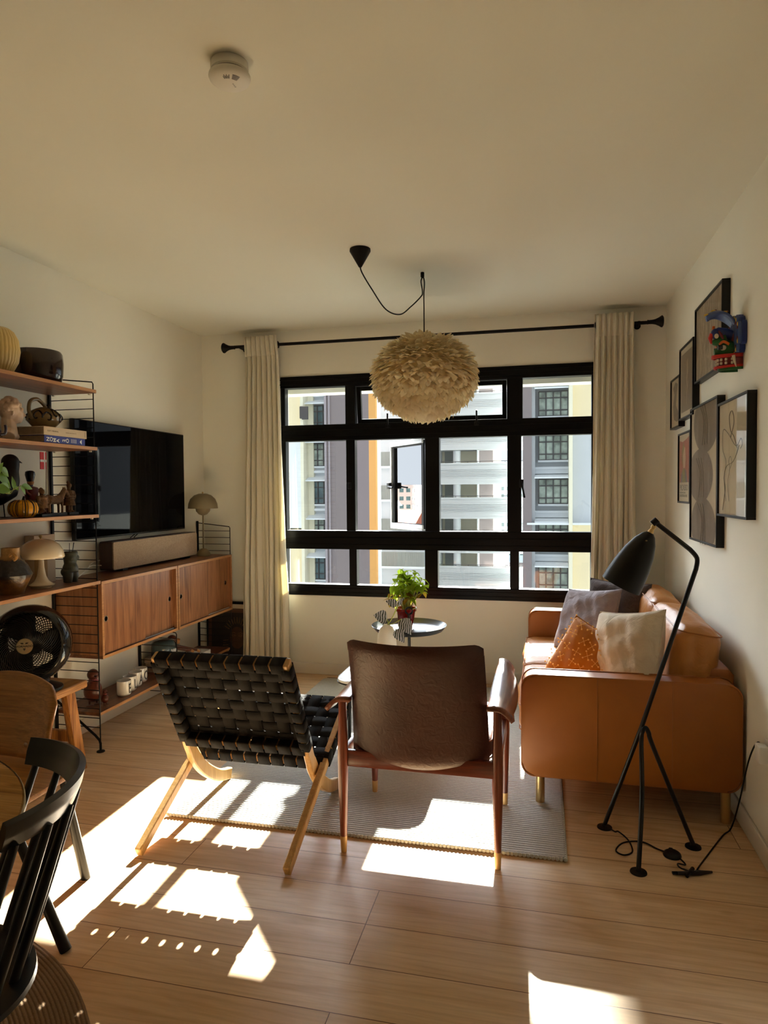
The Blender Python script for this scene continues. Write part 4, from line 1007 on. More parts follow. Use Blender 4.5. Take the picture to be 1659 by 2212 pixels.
# second shelf
bs = thing('bust', (-2.38, 2.56, 1.628), 'pale plaster bust of a curly haired youth beside the stacked books', 'bust')
b = MB(); B0 = Vector((-2.385, 2.630, 1.628)); rr = random.Random(4)
FX = Vector((.62, .70, 0)).normalized(); SXd = Vector((.70, -.62, 0)).normalized()
def bp3(f_, s_, z): return B0+FX*f_+SXd*s_+Vector((0, 0, z))
b.ball(bp3(-.005, 0, .140), .046, 16, (1, 1, 1.15)); b.ball(bp3(.016, 0, .118), .034, 14, (1, 1, 1.1)); b.ball(bp3(.030, 0, .100), .017, 12)
b.tube([bp3(.046, 0, .137), bp3(.056, 0, .116)], [.006, .009], 8); b.ball(bp3(.042, 0, .104), .010, 10)
b.ball(bp3(.040, .014, .146), .012, 8); b.ball(bp3(.040, -.014, .146), .012, 8); b.ball(bp3(.0, .042, .128), .010, 8, (1, .5, 1.4)); b.ball(bp3(.0, -.042, .128), .010, 8, (1, .5, 1.4))
b.tube([bp3(-.012, 0, .105), bp3(-.006, 0, .03)], [.030, .034], 12); b.tube([bp3(-.01, -.03, .035), bp3(-.02, -.080, .012)], [.03, .028], 10); b.tube([bp3(-.01, .03, .035), bp3(-.02, .080, .012)], [.03, .028], 10); b.ball(bp3(-.008, 0, .022), .036, 12, (1, 1.4, .6))
blob('bust_figure', b, M['plaster'], bs, .0028, 4)
b = MB()
for k in range(120):
    a = rr.uniform(0, 2*PI); e = rr.uniform(-.15, 1.5)
    n_ = FX*(math.cos(a)*math.cos(e))+SXd*(math.sin(a)*math.cos(e))+Vector((0, 0, math.sin(e)))
    if n_.dot(FX) > .55 and n_.z < .45: continue
    c_ = bp3(-.006, 0, .142)+Vector((n_.x*.047, n_.y*.047, n_.z*.055))
    b.ball(c_, rr.uniform(.008, .013), 8)
blob('hair', b, M['plaster'], bs, .0028, 1)
def book(name, y0_, y1_, x0_, x1_, z0_, z1_, cov, pages, lab, group=None):
    t = thing(name, ((x0_+x1_)/2, (y0_+y1_)/2, z0_), lab, 'book', group)
    c = MB(); c.box(x0_, x1_, y0_, y1_, z0_, z0_+.003, .001, 1); c.box(x0_, x1_, y0_, y1_, z1_-.003, z1_, .001, 1); c.box(x1_-.003, x1_, y0_, y1_, z0_+.001, z1_-.001, .0012, 1)
    c.build('cover', cov, t); MB().box(x0_+.004, x1_-.004, y0_+.003, y1_-.003, z0_+.003, z1_-.003).build('pages', pages, t, smooth=False); return t
pages = P('page edges', S(168, 146, 122), .9, var=.12, vs=60)
M['blue'] = P('cobalt book cloth', S(38, 52, 140), .5); M['bookcream'] = P('cream book cloth', S(206, 186, 156), .6)
bk1 = book('book', 2.728, 3.020, -2.53, -2.292, 1.6285, 1.664, M['blue'], pages, 'thick cobalt blue book under the cream one')
bk2 = book('book', 2.722, 3.028, -2.53, -2.288, 1.6645, 1.7045, M['bookcream'], pages, 'cream book stacked on the blue book under the patterned jug')
white_ink = P('white print', (.78, .78, .76), .6); black_ink = P('black print', (.02, .02, .02), .6); tan_ink = P('brown print', S(120, 100, 76), .6)
def spine_text(body, y, z, size, mat, par, x, rot=0, sx_=1.0, bold=0, name='title'):
    X = basis((x, y, z), (0, 1, 0), (0, 0, 1)) @ Matrix.Rotation(rot, 4, 'Z')
    return text_mesh(name, body, size, mat, par, X, .0002, sx_=sx_, bold=bold)
X0 = -2.2918
for i, ch in enumerate(('N', 'O', 'M', 'A')): spine_text(ch, 2.7615+.0225*i, 1.6345 if ch in 'NO' else 1.632, .027, white_ink, bk1, X0, PI/2, 1., .0006)
for i, ch in enumerate(('2', '.', 'O')): spine_text(ch, 2.8700+(0, .0045, .0265)[i], (1.638, 1.645, 1.6345)[i], .027, white_ink, bk1, X0, PI/2, 1., .0006)
for i in range(4): MB().box(X0-.0002, X0+.0002, 2.915+i*.011, 2.918+i*.011, 1.636, 1.656).build('small_print', white_ink, bk1, smooth=False)
MB().prism([(2.992, 1.634), (2.992, 1.658), (2.978, 1.646)][::-1], 'x', X0-.0002, X0+.0003).build('triangle_mark', white_ink, bk1, smooth=False)
spine_text('SOFT MINIMAL', 2.745, 1.681, .0105, tan_ink, bk2, -2.2878, 0, 1.1); spine_text('NORM ARCHITECTS', 2.872, 1.682, .006, tan_ink, bk2, -2.2878, 0, 1.4)
MB().box(-2.2882, -2.2876, 3.012, 3.014, 1.672, 1.698).build('rule_mark', tan_ink, bk2, smooth=False)
jg = thing('jug', (-2.40, 2.85, 1.705), 'squat brown jug with black swirls and a hoop handle on the books', 'jug')
JC = Vector((-2.405, 2.862, 1.705))
def swirl():
    m, nt, p = newmat('olive brown glaze'); p.inputs['Base Color'].default_value = c4(S(128, 104, 66)); p.inputs['Roughness'].default_value = .18; p.inputs['Coat Weight'].default_value = .3; return m
M['jug'] = swirl(); M['blkglaze'] = P('black glaze', (.012, .01, .01), .15, var=0)
prj = [(.035, .0005), (.055, .012), (.080, .040), (.083, .058), (.070, .080), (.045, .096), (.02, .106), (1e-4, .108)]
def jr(z):
    for (a, b_), (c, d) in zip(prj, prj[1:]):
        if b_ <= z <= d: return a+(c-a)*(z-b_)/(d-b_)
    return .02
MB().lathe([(1e-4, .0005)]+prj, JC, 48).build('body', M['jug'], jg)
def jp(a, z, off=.0008): return JC+Vector((math.cos(a)*(jr(z)+off), math.sin(a)*(jr(z)+off), z))
b = MB()
for (a0, z0_, s_) in ((-1.25, .055, 1), (-.62, .048, -1), (-.1, .068, 1), (-1.75, .05, -1), (.35, .045, 1)):
    pts = [jp(a0+s_*(.05+.27*(1-t_))*math.cos(t_*5.2), z0_+(.006+.030*(1-t_))*math.sin(t_*5.2)) for t_ in [k/22 for k in range(23)]]
    b.tube(pts, [.0046-.002*abs(k/22-.3) for k in range(23)], 6, flat=1)
b.build('swirl_pattern', M['blkglaze'], jg)
b = MB(); hp = spline([JC+Vector((.0, -.078, .045)), JC+Vector((.0, -.098, .080)), JC+Vector((0, -.088, .125)), JC+Vector((0, -.045, .142)), JC+Vector((0, -.005, .125)), JC+Vector((0, .020, .104))], 8)
b.tube(hp, [.011]*6+[.009]*(len(hp)-6), 10); b.build('handle', M['jug'], jg)
MB().tube([JC+Vector((0, .025, .095)), JC+Vector((.004, .036, .122))], [.016, .010], 12).build('spout', M['blkglaze'], jg)
dd = thing('dish', (-2.33, 2.47, 1.628), 'dark purple glazed dish with a curled handle at the left end of the second shelf', 'dish')
MB().lathe([(1e-4, 1.6285), (.03, 1.6285), (.05, 1.645), (.052, 1.66), (.049, 1.66), (.045, 1.645), (1e-4, 1.636)], (-2.335, 2.44, 0), 28).build('dish_body', P('plum glaze', S(48, 34, 48), .2), dd)
MB().tube(spline([(-2.315, 2.487, 1.645), (-2.31, 2.508, 1.65), (-2.31, 2.515, 1.672), (-2.31, 2.512, 1.69)], 6), .006, 8).build('handle', P('plum glaze', S(60, 42, 58), .2), dd)
# third shelf
bd = thing('bird_figure', (-2.47, 2.60, 1.273), 'large black wooden bird figure behind the pothos leaves', 'figurine')
b = MB(); Q = Vector((-2.47, 2.645, 1.273))
pb = [(.0, -.12, .085, .02), (0, -.08, .095, .042), (0, -.03, .112, .060), (0, .02, .140, .068), (0, .045, .185, .055), (0, .058, .225, .042), (0, .066, .255, .040), (0, .066, .275, .030)]
b.tube([Q+Vector(p_[:3]) for p_ in pb], [p_[3] for p_ in pb], 20); b.ball(Q+Vector((0, .066, .262)), .040, 18); b.ball(Q+Vector((0, -.11, .085)), .028, 12); b.tube([Q+Vector((0, -.1, .09)), Q+Vector((0, -.19, .10))], [.03, .010], 12)
blob('body', b, M['ebony'], bd, .0035, 6)
MB().tube([Q+Vector((0, .095, .268)), Q+Vector((0, .118, .268)), Q+Vector((.0, .140, .262))], [.013, .009, .002], 12, flat=.7).build('beak', M['ebony'], bd)
for s_ in (-1, 1): MB().tube([Q+Vector((s_*.015, .0, .085)), Q+Vector((s_*.018, .005, .002))], .0025, 8).box(Q.x+s_*.018-.008, Q.x+s_*.018+.008, Q.y-.01, Q.y+.03, Q.z+.0005, Q.z+.003, .001, 1).build('leg', M['wire'], bd)
pk = thing('pumpkin_ornament', (-2.36, 2.665, 1.273), 'small yellow and black ribbed pumpkin ornament in front of the bird', 'ornament')
PC = Vector((-2.362, 2.665, 1.2735))
def pfun(a, z): return 1-.10*abs(math.cos(a*4.5))**6
MB().lathe([(.02, .0), (.045, .004), (.062, .022), (.066, .045), (.058, .068), (.035, .082), (.012, .083), (1e-4, .080)], PC, 108, rfun=pfun).build('shell', P('yellow lacquer', S(214, 150, 26), .25, var=.03, coat=.3), pk)
b = MB()
for k in range(9):
    for off in (-.17, 0, .17):
        a = (k+.5)*2*PI/9+PI/9+off
        pts = [PC+Vector((math.cos(a)*r_*1.004*pfun(a, 0), math.sin(a)*r_*1.004*pfun(a, 0), z_)) for r_, z_ in ((.050, .008), (.0625, .022), (.0665, .045), (.0585, .068), (.036, .082))]
        b.tube(spline(pts, 3), .0022 if off == 0 else .0011, 5)
b.build('dark_ribs', P('black lacquer', (.02, .018, .015), .3, var=0), pk)
MB().tube([PC+Vector((0, 0, .078)), PC+Vector((.002, .003, .100))], [.007, .004], 8).build('stalk', M['ebony'], pk)
pp = thing('potted_plant', (-2.38, 2.44, 1.273), 'pothos plant with bright green leaves trailing over the bird', 'plant')
MB().lathe([(1e-4, 1.2735), (.045, 1.2735), (.055, 1.35), (.052, 1.35), (1e-4, 1.34)], (-2.39, 2.42, 0), 28).build('pot', M['ceram'], pp)
M['leaf'] = P('green leaf', S(92, 128, 46), .35, var=.15, vs=30); M['stem'] = P('yellow green stem', S(150, 160, 70), .5)
def leafmesh(b, base, tip, w_, up_=(0, 0, 1), curl=.15):
    base = Vector(base); tip = Vector(tip); d = tip-base; L = d.length; d.normalize(); s_ = d.cross(Vector(up_)).normalized(); n_ = s_.cross(d)
    rows = []
    for (t_, wf) in ((0, .02), (.08, .55), (.25, .98), (.45, 1), (.65, .75), (.85, .35), (1, .02)):
        c_ = base+d*L*t_-n_*curl*L*t_*t_
        rows += [c_-s_*w_*wf+n_*w_*.25*wf, c_-n_*.0, c_+s_*w_*wf+n_*w_*.25*wf]
    F_ = []
    for r_ in range(6): F_ += [(r_*3, r_*3+1, r_*3+4, r_*3+3), (r_*3+1, r_*3+2, r_*3+5, r_*3+4)]
    b.add(rows, F_)
sl = [((-2.33, 2.50, 1.50), (-2.33, 2.555, 1.462), .018), ((-2.34, 2.49, 1.475), (-2.33, 2.573, 1.41), .022), ((-2.33, 2.50, 1.43), (-2.33, 2.565, 1.385), .02), ((-2.33, 2.573, 1.408), (-2.335, 2.578, 1.466), .013), ((-2.33, 2.585, 1.405), (-2.33, 2.60, 1.42), .012), ((-2.33, 2.622, 1.424), (-2.325, 2.692, 1.408), .014), ((-2.33, 2.615, 1.420), (-2.325, 2.646, 1.380), .011), ((-2.33, 2.47, 1.41), (-2.30, 2.53, 1.40), .022), ((-2.34, 2.45, 1.46), (-2.30, 2.49, 1.52), .022), ((-2.36, 2.42, 1.40), (-2.28, 2.44, 1.39), .024)]
st = MB()
for a_, c_, w_ in sl:
    b = MB(); leafmesh(b, a_, c_, w_, (1, 0, .2), .12); b.build('leaf', M['leaf'], pp, angle=180, recalc=False)
st.tube(spline([(-2.39, 2.42, 1.35), (-2.34, 2.47, 1.39), (-2.33, 2.52, 1.388), (-2.33, 2.56, 1.398), (-2.33, 2.62, 1.424)], 6), .0016, 6); st.tube(spline([(-2.39, 2.42, 1.35), (-2.35, 2.48, 1.40), (-2.33, 2.545, 1.385), (-2.33, 2.575, 1.41)], 6), .0014, 6); st.tube(spline([(-2.39, 2.42, 1.35), (-2.36, 2.45, 1.43), (-2.34, 2.49, 1.475)], 6), .0014, 6)
st.build('stem', M['stem'], pp)
def warrior(root, c, H, kneel):
    b = MB(); c = Vector(c); k = H/.16
    def q(x, y, z): return c+Vector((x, y, z))*k
    if kneel:
        b.tube([q(0, -.014, .045), q(.02, -.018, .02), q(.0, -.03, .008)], [.016, .014, .010], 10); b.tube([q(.0, .014, .045), q(.026, .022, .050), q(.026, .024, .008)], [.016, .012, .010], 10)
        b.tube([q(0, 0, .035), q(0, 0, .070), q(0, 0, .105)], [.030, .026, .024], 14); top_ = .105
        b.tube([q(.0, .028, .100), q(.010, .034, .072), q(.022, .020, .060)], [.011, .009, .007], 8); b.tube([q(0, -.028, .10), q(.008, -.036, .07), q(.022, -.018, .056)], [.011, .009, .007], 8)
    else:
        b.tube([q(0, -.012, .002), q(0, -.011, .05)], [.010, .010], 10); b.tube([q(0, .012, .002), q(0, .011, .05)], [.010, .010], 10)
        b.ball(q(.008, -.012, .005), .010, 8, (1.5, 1, .6)); b.ball(q(.008, .012, .005), .010, 8, (1.5, 1, .6))
        b.tube([q(0, 0, .036), q(0, 0, .075), q(0, 0, .115)], [.032, .023, .022], 14); top_ = .118
        b.tube([q(.0, .026, .110), q(.006, .034, .085), q(.020, .016, .074)], [.011, .009, .007], 8); b.tube([q(0, -.026, .110), q(.006, -.034, .085), q(.020, -.014, .078)], [.011, .009, .007], 8)
    b.tube([q(0, 0, top_), q(0, 0, top_+.012)], .009, 8); b.ball(q(.002, 0, top_+.022), .0135, 12, (1, .9, 1.15)); b.ball(q(-.002, -.002, top_+.038), .009, 8, (1, 1, .8)); b.tube([q(0, 0, top_+.036), q(.0, -.008, top_+.046)], [.006, .004], 6)
    for zz in (.055, .068, .081, .094): b.lathe([(.026, zz*k-.002), (.0275, zz*k), (.026, zz*k+.002)], c, 16)
    return blob('body', b, M['terra'], root, .002, 1)
for nm, c, H, kn, lab in (('warrior_figurine', (-2.345, 2.765, 1.286), .135, True, 'kneeling brown terracotta warrior figurine in front of the toy guard'), ('warrior_figurine', (-2.405, 3.032, 1.286), .160, False, 'standing brown terracotta warrior figurine right of the horse')):
    t = thing(nm, (c[0], c[1], 1.273), lab, 'figurine'); warrior(t, c, H, kn)
    MB().box(c[0]-.026, c[0]+.030, c[1]-.036, c[1]+.036, 1.2735, 1.287, .001, 1).build('plinth', M['ebony'], t)
hs = thing('horse_figurine', (-2.38, 2.90, 1.273), 'brown terracotta horse figurine between the two warriors', 'figurine')
H0 = Vector((-2.38, 2.895, 1.286)); b = MB()
b.tube([H0+Vector((0, -.045, .068)), H0+Vector((0, 0, .066)), H0+Vector((0, .038, .072))], [.022, .021, .022], 12); b.ball(H0+Vector((0, -.042, .070)), .023, 12)
b.tube([H0+Vector((0, .035, .075)), H0+Vector((0, .058, .098)), H0+Vector((0, .070, .115))], [.020, .014, .012], 10); b.tube([H0+Vector((0, .066, .118)), H0+Vector((0, .088, .104)), H0+Vector((0, .104, .086))], [.012, .010, .007], 8)
for s_ in (-1, 1):
    b.tube([H0+Vector((s_*.004, .068, .122)), H0+Vector((s_*.006, .068, .132))], [.004, .002], 6)
    b.tube([H0+Vector((s_*.011, .036, .065)), H0+Vector((s_*.011, .040, .035)), H0+Vector((s_*.011, .040, .0))], [.010, .006, .006], 8); b.tube([H0+Vector((s_*.011, -.045, .062)), H0+Vector((s_*.011, -.058, .034)), H0+Vector((s_*.011, -.050, .0))], [.013, .006, .006], 8)
b.tube([H0+Vector((0, -.062, .078)), H0+Vector((0, -.075, .05))], [.005, .003], 6); b.tube([H0+Vector((0, .048, .10)), H0+Vector((0, .066, .128))], .004, 6)
blob('body', b, M['terra'], hs, .002, 2)
MB().box(H0.x-.026, H0.x+.026, H0.y-.062, H0.y+.058, 1.2735, 1.287, .001, 1).build('plinth', M['ebony'], hs)
gd = thing('toy_guard', (-2.50, 2.875, 1.273), 'wooden toy guard with a tall black hat behind the kneeling warrior', 'toy figure')
G0 = Vector((-2.49, 2.865, 1.2735)); red = P('dark red paint', S(96, 28, 30), .35); navy = P('blue paint', S(38, 58, 92), .4); skin = P('bare wood', S(176, 118, 68), .5)
MB().tube([G0+Vector((0, -.013, 0)), G0+Vector((0, -.013, .08))], .010, 12).build('leg', navy, gd); MB().tube([G0+Vector((0, .013, 0)), G0+Vector((0, .013, .08))], .010, 12).build('leg', navy, gd)
MB().lathe([(1e-4, .075), (.026, .077), (.030, .10), (.033, .13), (.030, .142), (.012, .148), (1e-4, .148)], G0, 24).build('coat', red, gd)
MB().tube([G0+Vector((0, -.036, .132)), G0+Vector((.012, -.048, .118)), G0+Vector((.02, -.03, .10))], .0085, 10).build('arm', red, gd)
MB().tube([G0+Vector((.004, .034, .132)), G0+Vector((.015, .050, .120))], .0085, 10).build('arm', red, gd)
MB().tube([G0+Vector((.012, .046, .123)), G0+Vector((.022, .066, .122))], .011, 10).build('cuff', M['ceram'], gd)
MB().lathe([(.008, .146), (.009, .158)], G0, 12).build('neck', navy, gd); MB().ball(G0+Vector((0, -.004, .168)), .016, 16).build('head', skin, gd)
MB().lathe([(.0155, .172), (.019, .185), (.0235, .205), (.022, .220), (.014, .226), (1e-4, .227)], G0+Vector((0, -.006, 0)), 24).build('bearskin_hat', M['blkglaze'], gd)
# red flag with a white cross held beside the guard
fgp = MB().tube([G0+Vector((.022, .072, .0)), G0+Vector((.022, .084, .33))], .0016, 6).build('flag_pole', M['dkwood'], gd)
fl_red = P('flag red', S(190, 26, 34), .6); 
b = MB(); b.box(G0.x+.020, G0.x+.023, G0.y+.040, G0.y+.083, 1.2735+.235, 1.2735+.322); b.build('flag', fl_red, fgp, smooth=False)
b = MB(); b.box(G0.x+.0195, G0.x+.0236, G0.y+.040, G0.y+.083, 1.2735+.272, 1.2735+.284); b.box(G0.x+.0195, G0.x+.0236, G0.y+.066, G0.y+.074, 1.2735+.235, 1.2735+.322); b.build('white_cross', white_ink, fgp, smooth=False)
th_ = thing('toy_house', (-2.44, 2.895, 1.273), 'tiny dark red toy house with white roof edges behind the horse', 'ornament')
b = MB(); b.prism([(2.870, 1.335), (2.912, 1.335), (2.912, 1.362), (2.891, 1.382), (2.870, 1.362)], 'x', -2.45, -2.425); b.box(-2.445, -2.43, 2.876, 2.906, 1.2735, 1.335); b.build('house_body', P('berry red', S(120, 44, 60), .5), th_, smooth=False)
b = MB(); b.bar((-2.4365, 2.868, 1.360), (-2.4365, 2.891, 1.383), .027, .004); b.bar((-2.4365, 2.914, 1.360), (-2.4365, 2.891, 1.383), .027, .004); b.build('roof_edge', M['ceram'], th_, smooth=False)
# desk level shelf
vs = thing('vase', (-2.40, 2.63, .92), 'rustic vase with amber neck and charred blue black middle at the left', 'vase')
def vmat():
    m, nt, p = newmat('amber and charcoal glaze'); t = nt.nodes.new('ShaderNodeTexCoord'); s_ = nt.nodes.new('ShaderNodeSeparateXYZ'); nt.links.new(t.outputs['Object'], s_.inputs[0])
    v = coords(nt); n = noise(nt, v, 18, 4)
    zz = math_(nt, 'ADD', s_.outputs['Z'], math_(nt, 'MULTIPLY', math_(nt, 'SUBTRACT', n, .5), .10)); k = math_(nt, 'MULTIPLY', math_(nt, 'SUBTRACT', zz, .92), 5.0)
    c = ramp(nt, k, [(.30, S(126, 84, 36)), (.40, S(50, 40, 34)), (.5, S(44, 46, 52)), (.78, S(56, 56, 60)), (.82, S(150, 112, 60)), (1, S(176, 138, 84))])
    nt.links.new(mixc(nt, c, ramp(nt, noise(nt, v, 60, 4), [(.3, (.6, .55, .5)), (.65, (1, 1, 1))]), .8, 'MULTIPLY'), p.inputs['Base Color']); p.inputs['Roughness'].default_value = .3; bump(nt, p, n, .8, .01); return m
b = MB().lathe([(1e-4, .9205), (.052, .9205), (.060, .945), (.080, .985), (.091, 1.010), (.070, 1.055), (.046, 1.085), (.040, 1.10), (.040, 1.135), (.036, 1.135), (.034, 1.10), (1e-4, 1.0)], (-2.40, 2.622, 0), 16)
b.build('body', vmat(), vs, angle=30)
MB().tube(spline([(-2.372, 2.585, 1.10), (-2.345, 2.575, 1.112), (-2.33, 2.58, 1.095), (-2.352, 2.59, 1.082)], 6), .007, 8).build('lug', P('amber glaze', S(170, 126, 70), .3), vs)
ml = thing('table_lamp', (-2.41, 2.83, .92), 'white mushroom shaped glass table lamp beside the rustic vase', 'lamp')
LC = (-2.405, 2.822, 0)
MB().lathe([(1e-4, .9205), (.045, .9205), (.048, .928), (.058, .932), (.060, .937), (.050, .941), (.032, .955), (.021, .98), (.014, 1.02), (.0115, 1.06), (.012, 1.075)], LC, 40).build('base', M['creamglass'], ml)
MB().lathe([(.104, 1.068), (.107, 1.075), (.100, 1.105), (.083, 1.133), (.055, 1.153), (.025, 1.162), (1e-4, 1.163), (1e-4, 1.160), (.025, 1.159), (.054, 1.150), (.081, 1.130), (.098, 1.104), (.104, 1.076), (.104, 1.068)], LC, 48).build('lamp_shade', M['creamglass'], ml)
MB().lathe([(.004, 1.162), (.005, 1.168), (.009, 1.172), (.008, 1.180), (1e-4, 1.183)], LC, 16).build('finial', M['brass'], ml)
# boxes and torso vase
bx_ = P('oatmeal card box', S(196, 172, 146), .7); bx2 = P('tan card box', S(172, 142, 104), .7)
t = MB().box(-2.575, -2.515, 2.905, 3.055, .9205, 1.170, .0012, 1).build('storage_box', bx_); tag(t, 'tall oatmeal coloured box against the wall behind the mushroom lamp', 'box')
t = MB().box(-2.510, -2.472, 2.895, 2.945, .9205, 1.058, .0012, 1).build('storage_box', bx2); tag(t, 'small tan box in front of the tall oatmeal box', 'box')
tb = thing('torso_vase', (-2.40, 3.03, .92), 'dark green torso shaped vase with three reed sticks', 'vase')
T0 = Vector((-2.405, 3.03, .9205)); b = MB()
def T(x, y, z): return T0+Vector((x, y, z))
b.tube([T(0, -.021, 0), T(.002, -.022, .03), T(.0, -.019, .062)], [.021, .025, .027], 16); b.tube([T(0, .021, 0), T(.002, .022, .03), T(.0, .019, .062)], [.021, .025, .027], 16)
b.tube([T(0, 0, .055), T(0, 0, .078), T(0, 0, .098), T(0, 0, .122), T(0, 0, .150), T(0, 0, .158)], [.040, .038, .030, .033, .038, .036], 24)
b.ball(T(.022, -.016, .128), .016, 14); b.ball(T(.022, .018, .128), .016, 14); b.ball(T(.018, 0, .085), .02, 12); b.ball(T(-.012, -.02, .055), .026, 12); b.ball(T(-.012, .02, .055), .026, 12)
blob('body', b, M['green_glaze'], tb, .0025, 5)
MB().lathe([(.030, .1575), (.030, .160), (.034, .161), (.036, .158), (.030, .1575)], T0, 28).build('rim', M['green_glaze'], tb)
for (dx, dy, lx, ly) in ((0, -.008, .0, .006), (.004, .004, .004, .014), (-.003, .010, .0, .026)):
    MB().tube([T(dx, dy, .10), T(dx+lx, dy+ly, .205)], .0014, 6).build('reed_stick', M['ebony'], tb)
# low shelf
M['duckw'] = P('dark teak', S(88, 40, 24), .32, var=.15, vs=40); scarf = P('striped scarf', S(170, 90, 96), .8, var=.4, vs=200)
def duck(c, k, lab, rotd):
    t = thing('duck_figurine', c, lab, 'figurine'); c = Vector(c); rz = Matrix.Rotation(rotd, 3, 'Z')
    def q(x, y, z): return c+rz @ (Vector((x, y, z))*k)
    b = MB().ball(q(0, 0, .075), .048*k, 24, (1.0, .95, 1.22)); b.tube([q(-.03, 0, .06), q(-.058, 0, .062)], [.02*k, .006*k], 10); b.build('body', M['duckw'], t, angle=180)
    MB().ball(q(.004, 0, .163), .030*k, 22).build('head', M['duckw'], t, angle=180)
    MB().tube([q(.026, 0, .160), q(.048, 0, .158), q(.056, 0, .160)], [.009*k, .010*k, .006*k], 12, flat=.5).build('beak', M['dkwood'], t)
    for s_ in (-1, 1): MB().tube([q(0, s_*.02, .025), q(.0, s_*.02, .006)], .005*k, 8).lathe([(1e-4, .006*k), (.018*k, .004*k), (.020*k, .0006), (1e-4, .0006)], q(.008, s_*.022, 0), 16).build('foot', M['duckw'], t)
    b = MB(); b.lathe([(.017*k, .128*k), (.024*k, .132*k), (.019*k, .138*k), (.016*k, .133*k)], c, 20)
    for a in (-.5, .2, .6): b.tube([q(.018*math.cos(a), .018*math.sin(a), .132), q(.042*math.cos(a), .042*math.sin(a), .138-.01*a)], .0025*k, 6)
    b.build('scarf', scarf, t)
duck((-2.44, 3.235, .2052), 1.04, 'large dark wooden duck figurine with a striped scarf on the low shelf', -.5)
duck((-2.375, 3.250, .2052), .44, 'tiny wooden duckling figurine beside the large duck', -.2)
def mug(x, y, letter, lab, z=.2052):
    t = thing('mug', (x, y, z), lab, 'mug', 'letter mugs on the low shelf')
    MB().lathe([(1e-4, 0.0), (.032, 0), (.038, .006), (.040, .014), (.040, .086), (.0385, .086), (.0378, .012), (1e-4, .007)], (x, y, z), 36).build('body', M['ceram'], t)
    MB().tube(spline([(x-.030, y+.022, z+.07), (x-.050, y+.038, z+.066), (x-.052, y+.040, z+.03), (x-.030, y+.022, z+.022)], 6), .004, 8).build('handle', M['ceram'], t)
    # the letter is bent round the mug
    cu = bpy.data.curves.new('letter', 'FONT'); cu.body = letter; cu.size = .078; cu.extrude = .0004; cu.align_x = 'CENTER'; cu.offset = .0012
    o = bpy.data.objects.new('letter', cu); COL.objects.link(o); dg = bpy.context.evaluated_depsgraph_get(); me = bpy.data.meshes.new_from_object(o.evaluated_get(dg)); bpy.data.objects.remove(o)
    bm = bmesh.new(); bm.from_mesh(me); bmesh.ops.subdivide_edges(bm, edges=[e for e in bm.edges if abs(e.verts[0].co.x-e.verts[1].co.x) > .008], cuts=4)
    for v in bm.verts:
        a = .02+v.co.x*.62/.0404; r_ = .0401+v.co.z; hh = v.co.y*1.0
        v.co = Vector((x+r_*math.cos(a), y+r_*math.sin(a), z+.016+hh))
    bm.to_mesh(me); bm.free(); me.materials.clear(); me.materials.append(black_ink)
    o = bpy.data.objects.new('letter', me); COL.objects.link(o); o.parent = t; o.matrix_parent_inverse = Matrix.Translation(-t.location)
mug(-2.378, 3.428, 'E', 'white mug with a black letter E, nearest of the four')
mug(-2.402, 3.520, 'L', 'white mug with a black letter L behind the E mug')
mug(-2.424, 3.610, 'A', 'white mug third in the row on the low shelf')
mug(-2.446, 3.700, 'O', 'white mug farthest in the row on the low shelf')
for k, (yo, zz, h_, col) in enumerate(((0, .2055, .032, S(150, 146, 140)), (.006, .238, .028, S(120, 116, 112)), (-.004, .2665, .030, S(170, 164, 156)))):
    book('book', 3.90+yo, 4.055+yo, -2.55, -2.34, zz, zz+h_, P('grey book cloth', col, .7), pages, ('lowest', 'middle', 'top')[k]+' grey book of the pile under the blue bowl')
bw = thing('bowl', (-2.44, 4.0, .297), 'glossy blue grey rounded pot upside down on the grey books', 'bowl')
BC = Vector((-2.455, 3.982, .2975)); 
MB().lathe([(.078, .0), (.080, .004), (.081, .06), (.078, .085), (.064, .104), (.04, .112), (1e-4, .114)], BC, 48).build('body', P('blue grey gloss glaze', S(62, 82, 86), .12, var=.1, coat=.5), bw)
text_mesh('lettering', 'MIIR', .028, white_ink, bw, basis(BC+Vector((.0735, -.034, .036)), (.55, .84, 0), (0, 0, 1)), .003, sx_=.8, bold=.0006)
mk = thing('monkey_figure', (-2.46, 4.13, .205), 'wooden toy monkey with stretched arms behind the blue bowl', 'toy figure')
K0 = Vector((-2.47, 4.11, .2055)); lt = P('light limba wood', S(190, 134, 76), .4)
MB().tube([K0+Vector((0, 0, .03)), K0+Vector((0, 0, .09)), K0+Vector((0, 0, .135))], [.030, .036, .026], 16).build('body', M['dkwood'], mk)
MB().ball(K0+Vector((.0, .0, .170)), .034, 20).build('head', M['dkwood'], mk, angle=180); MB().tube([K0+Vector((.02, .012, .160)), K0+Vector((.044, .026, .156))], [.020, .017], 16).build('face', lt, mk)
for s_, e_ in ((-1, (.10, .075, .085)), (1, (.115, .13, .075))):
    MB().tube([K0+Vector((s_*.02, s_*.022, .125)), K0+Vector(e_)], .0095, 10).build('arm', M['dkwood'], mk); MB().tube([K0+Vector(e_), K0+Vector(e_)+Vector((.014, .012, -.012))], [.010, .009], 8).build('hand', lt, mk)
    MB().tube([K0+Vector((0, s_*.022, .045)), K0+Vector((.06, s_*.03+.02, .040)), K0+Vector((.11, s_*.035+.03, .014))], .0105, 10).build('leg', M['dkwood'], mk); MB().ball(K0+Vector((.115, s_*.035+.03, .015)), .014, 10).build('foot', lt, mk)
t = book('book', 4.27, 4.40, -2.45, -2.335, .2055, .250, M['ceram'], pages, 'small thick white book on the far low shelf')
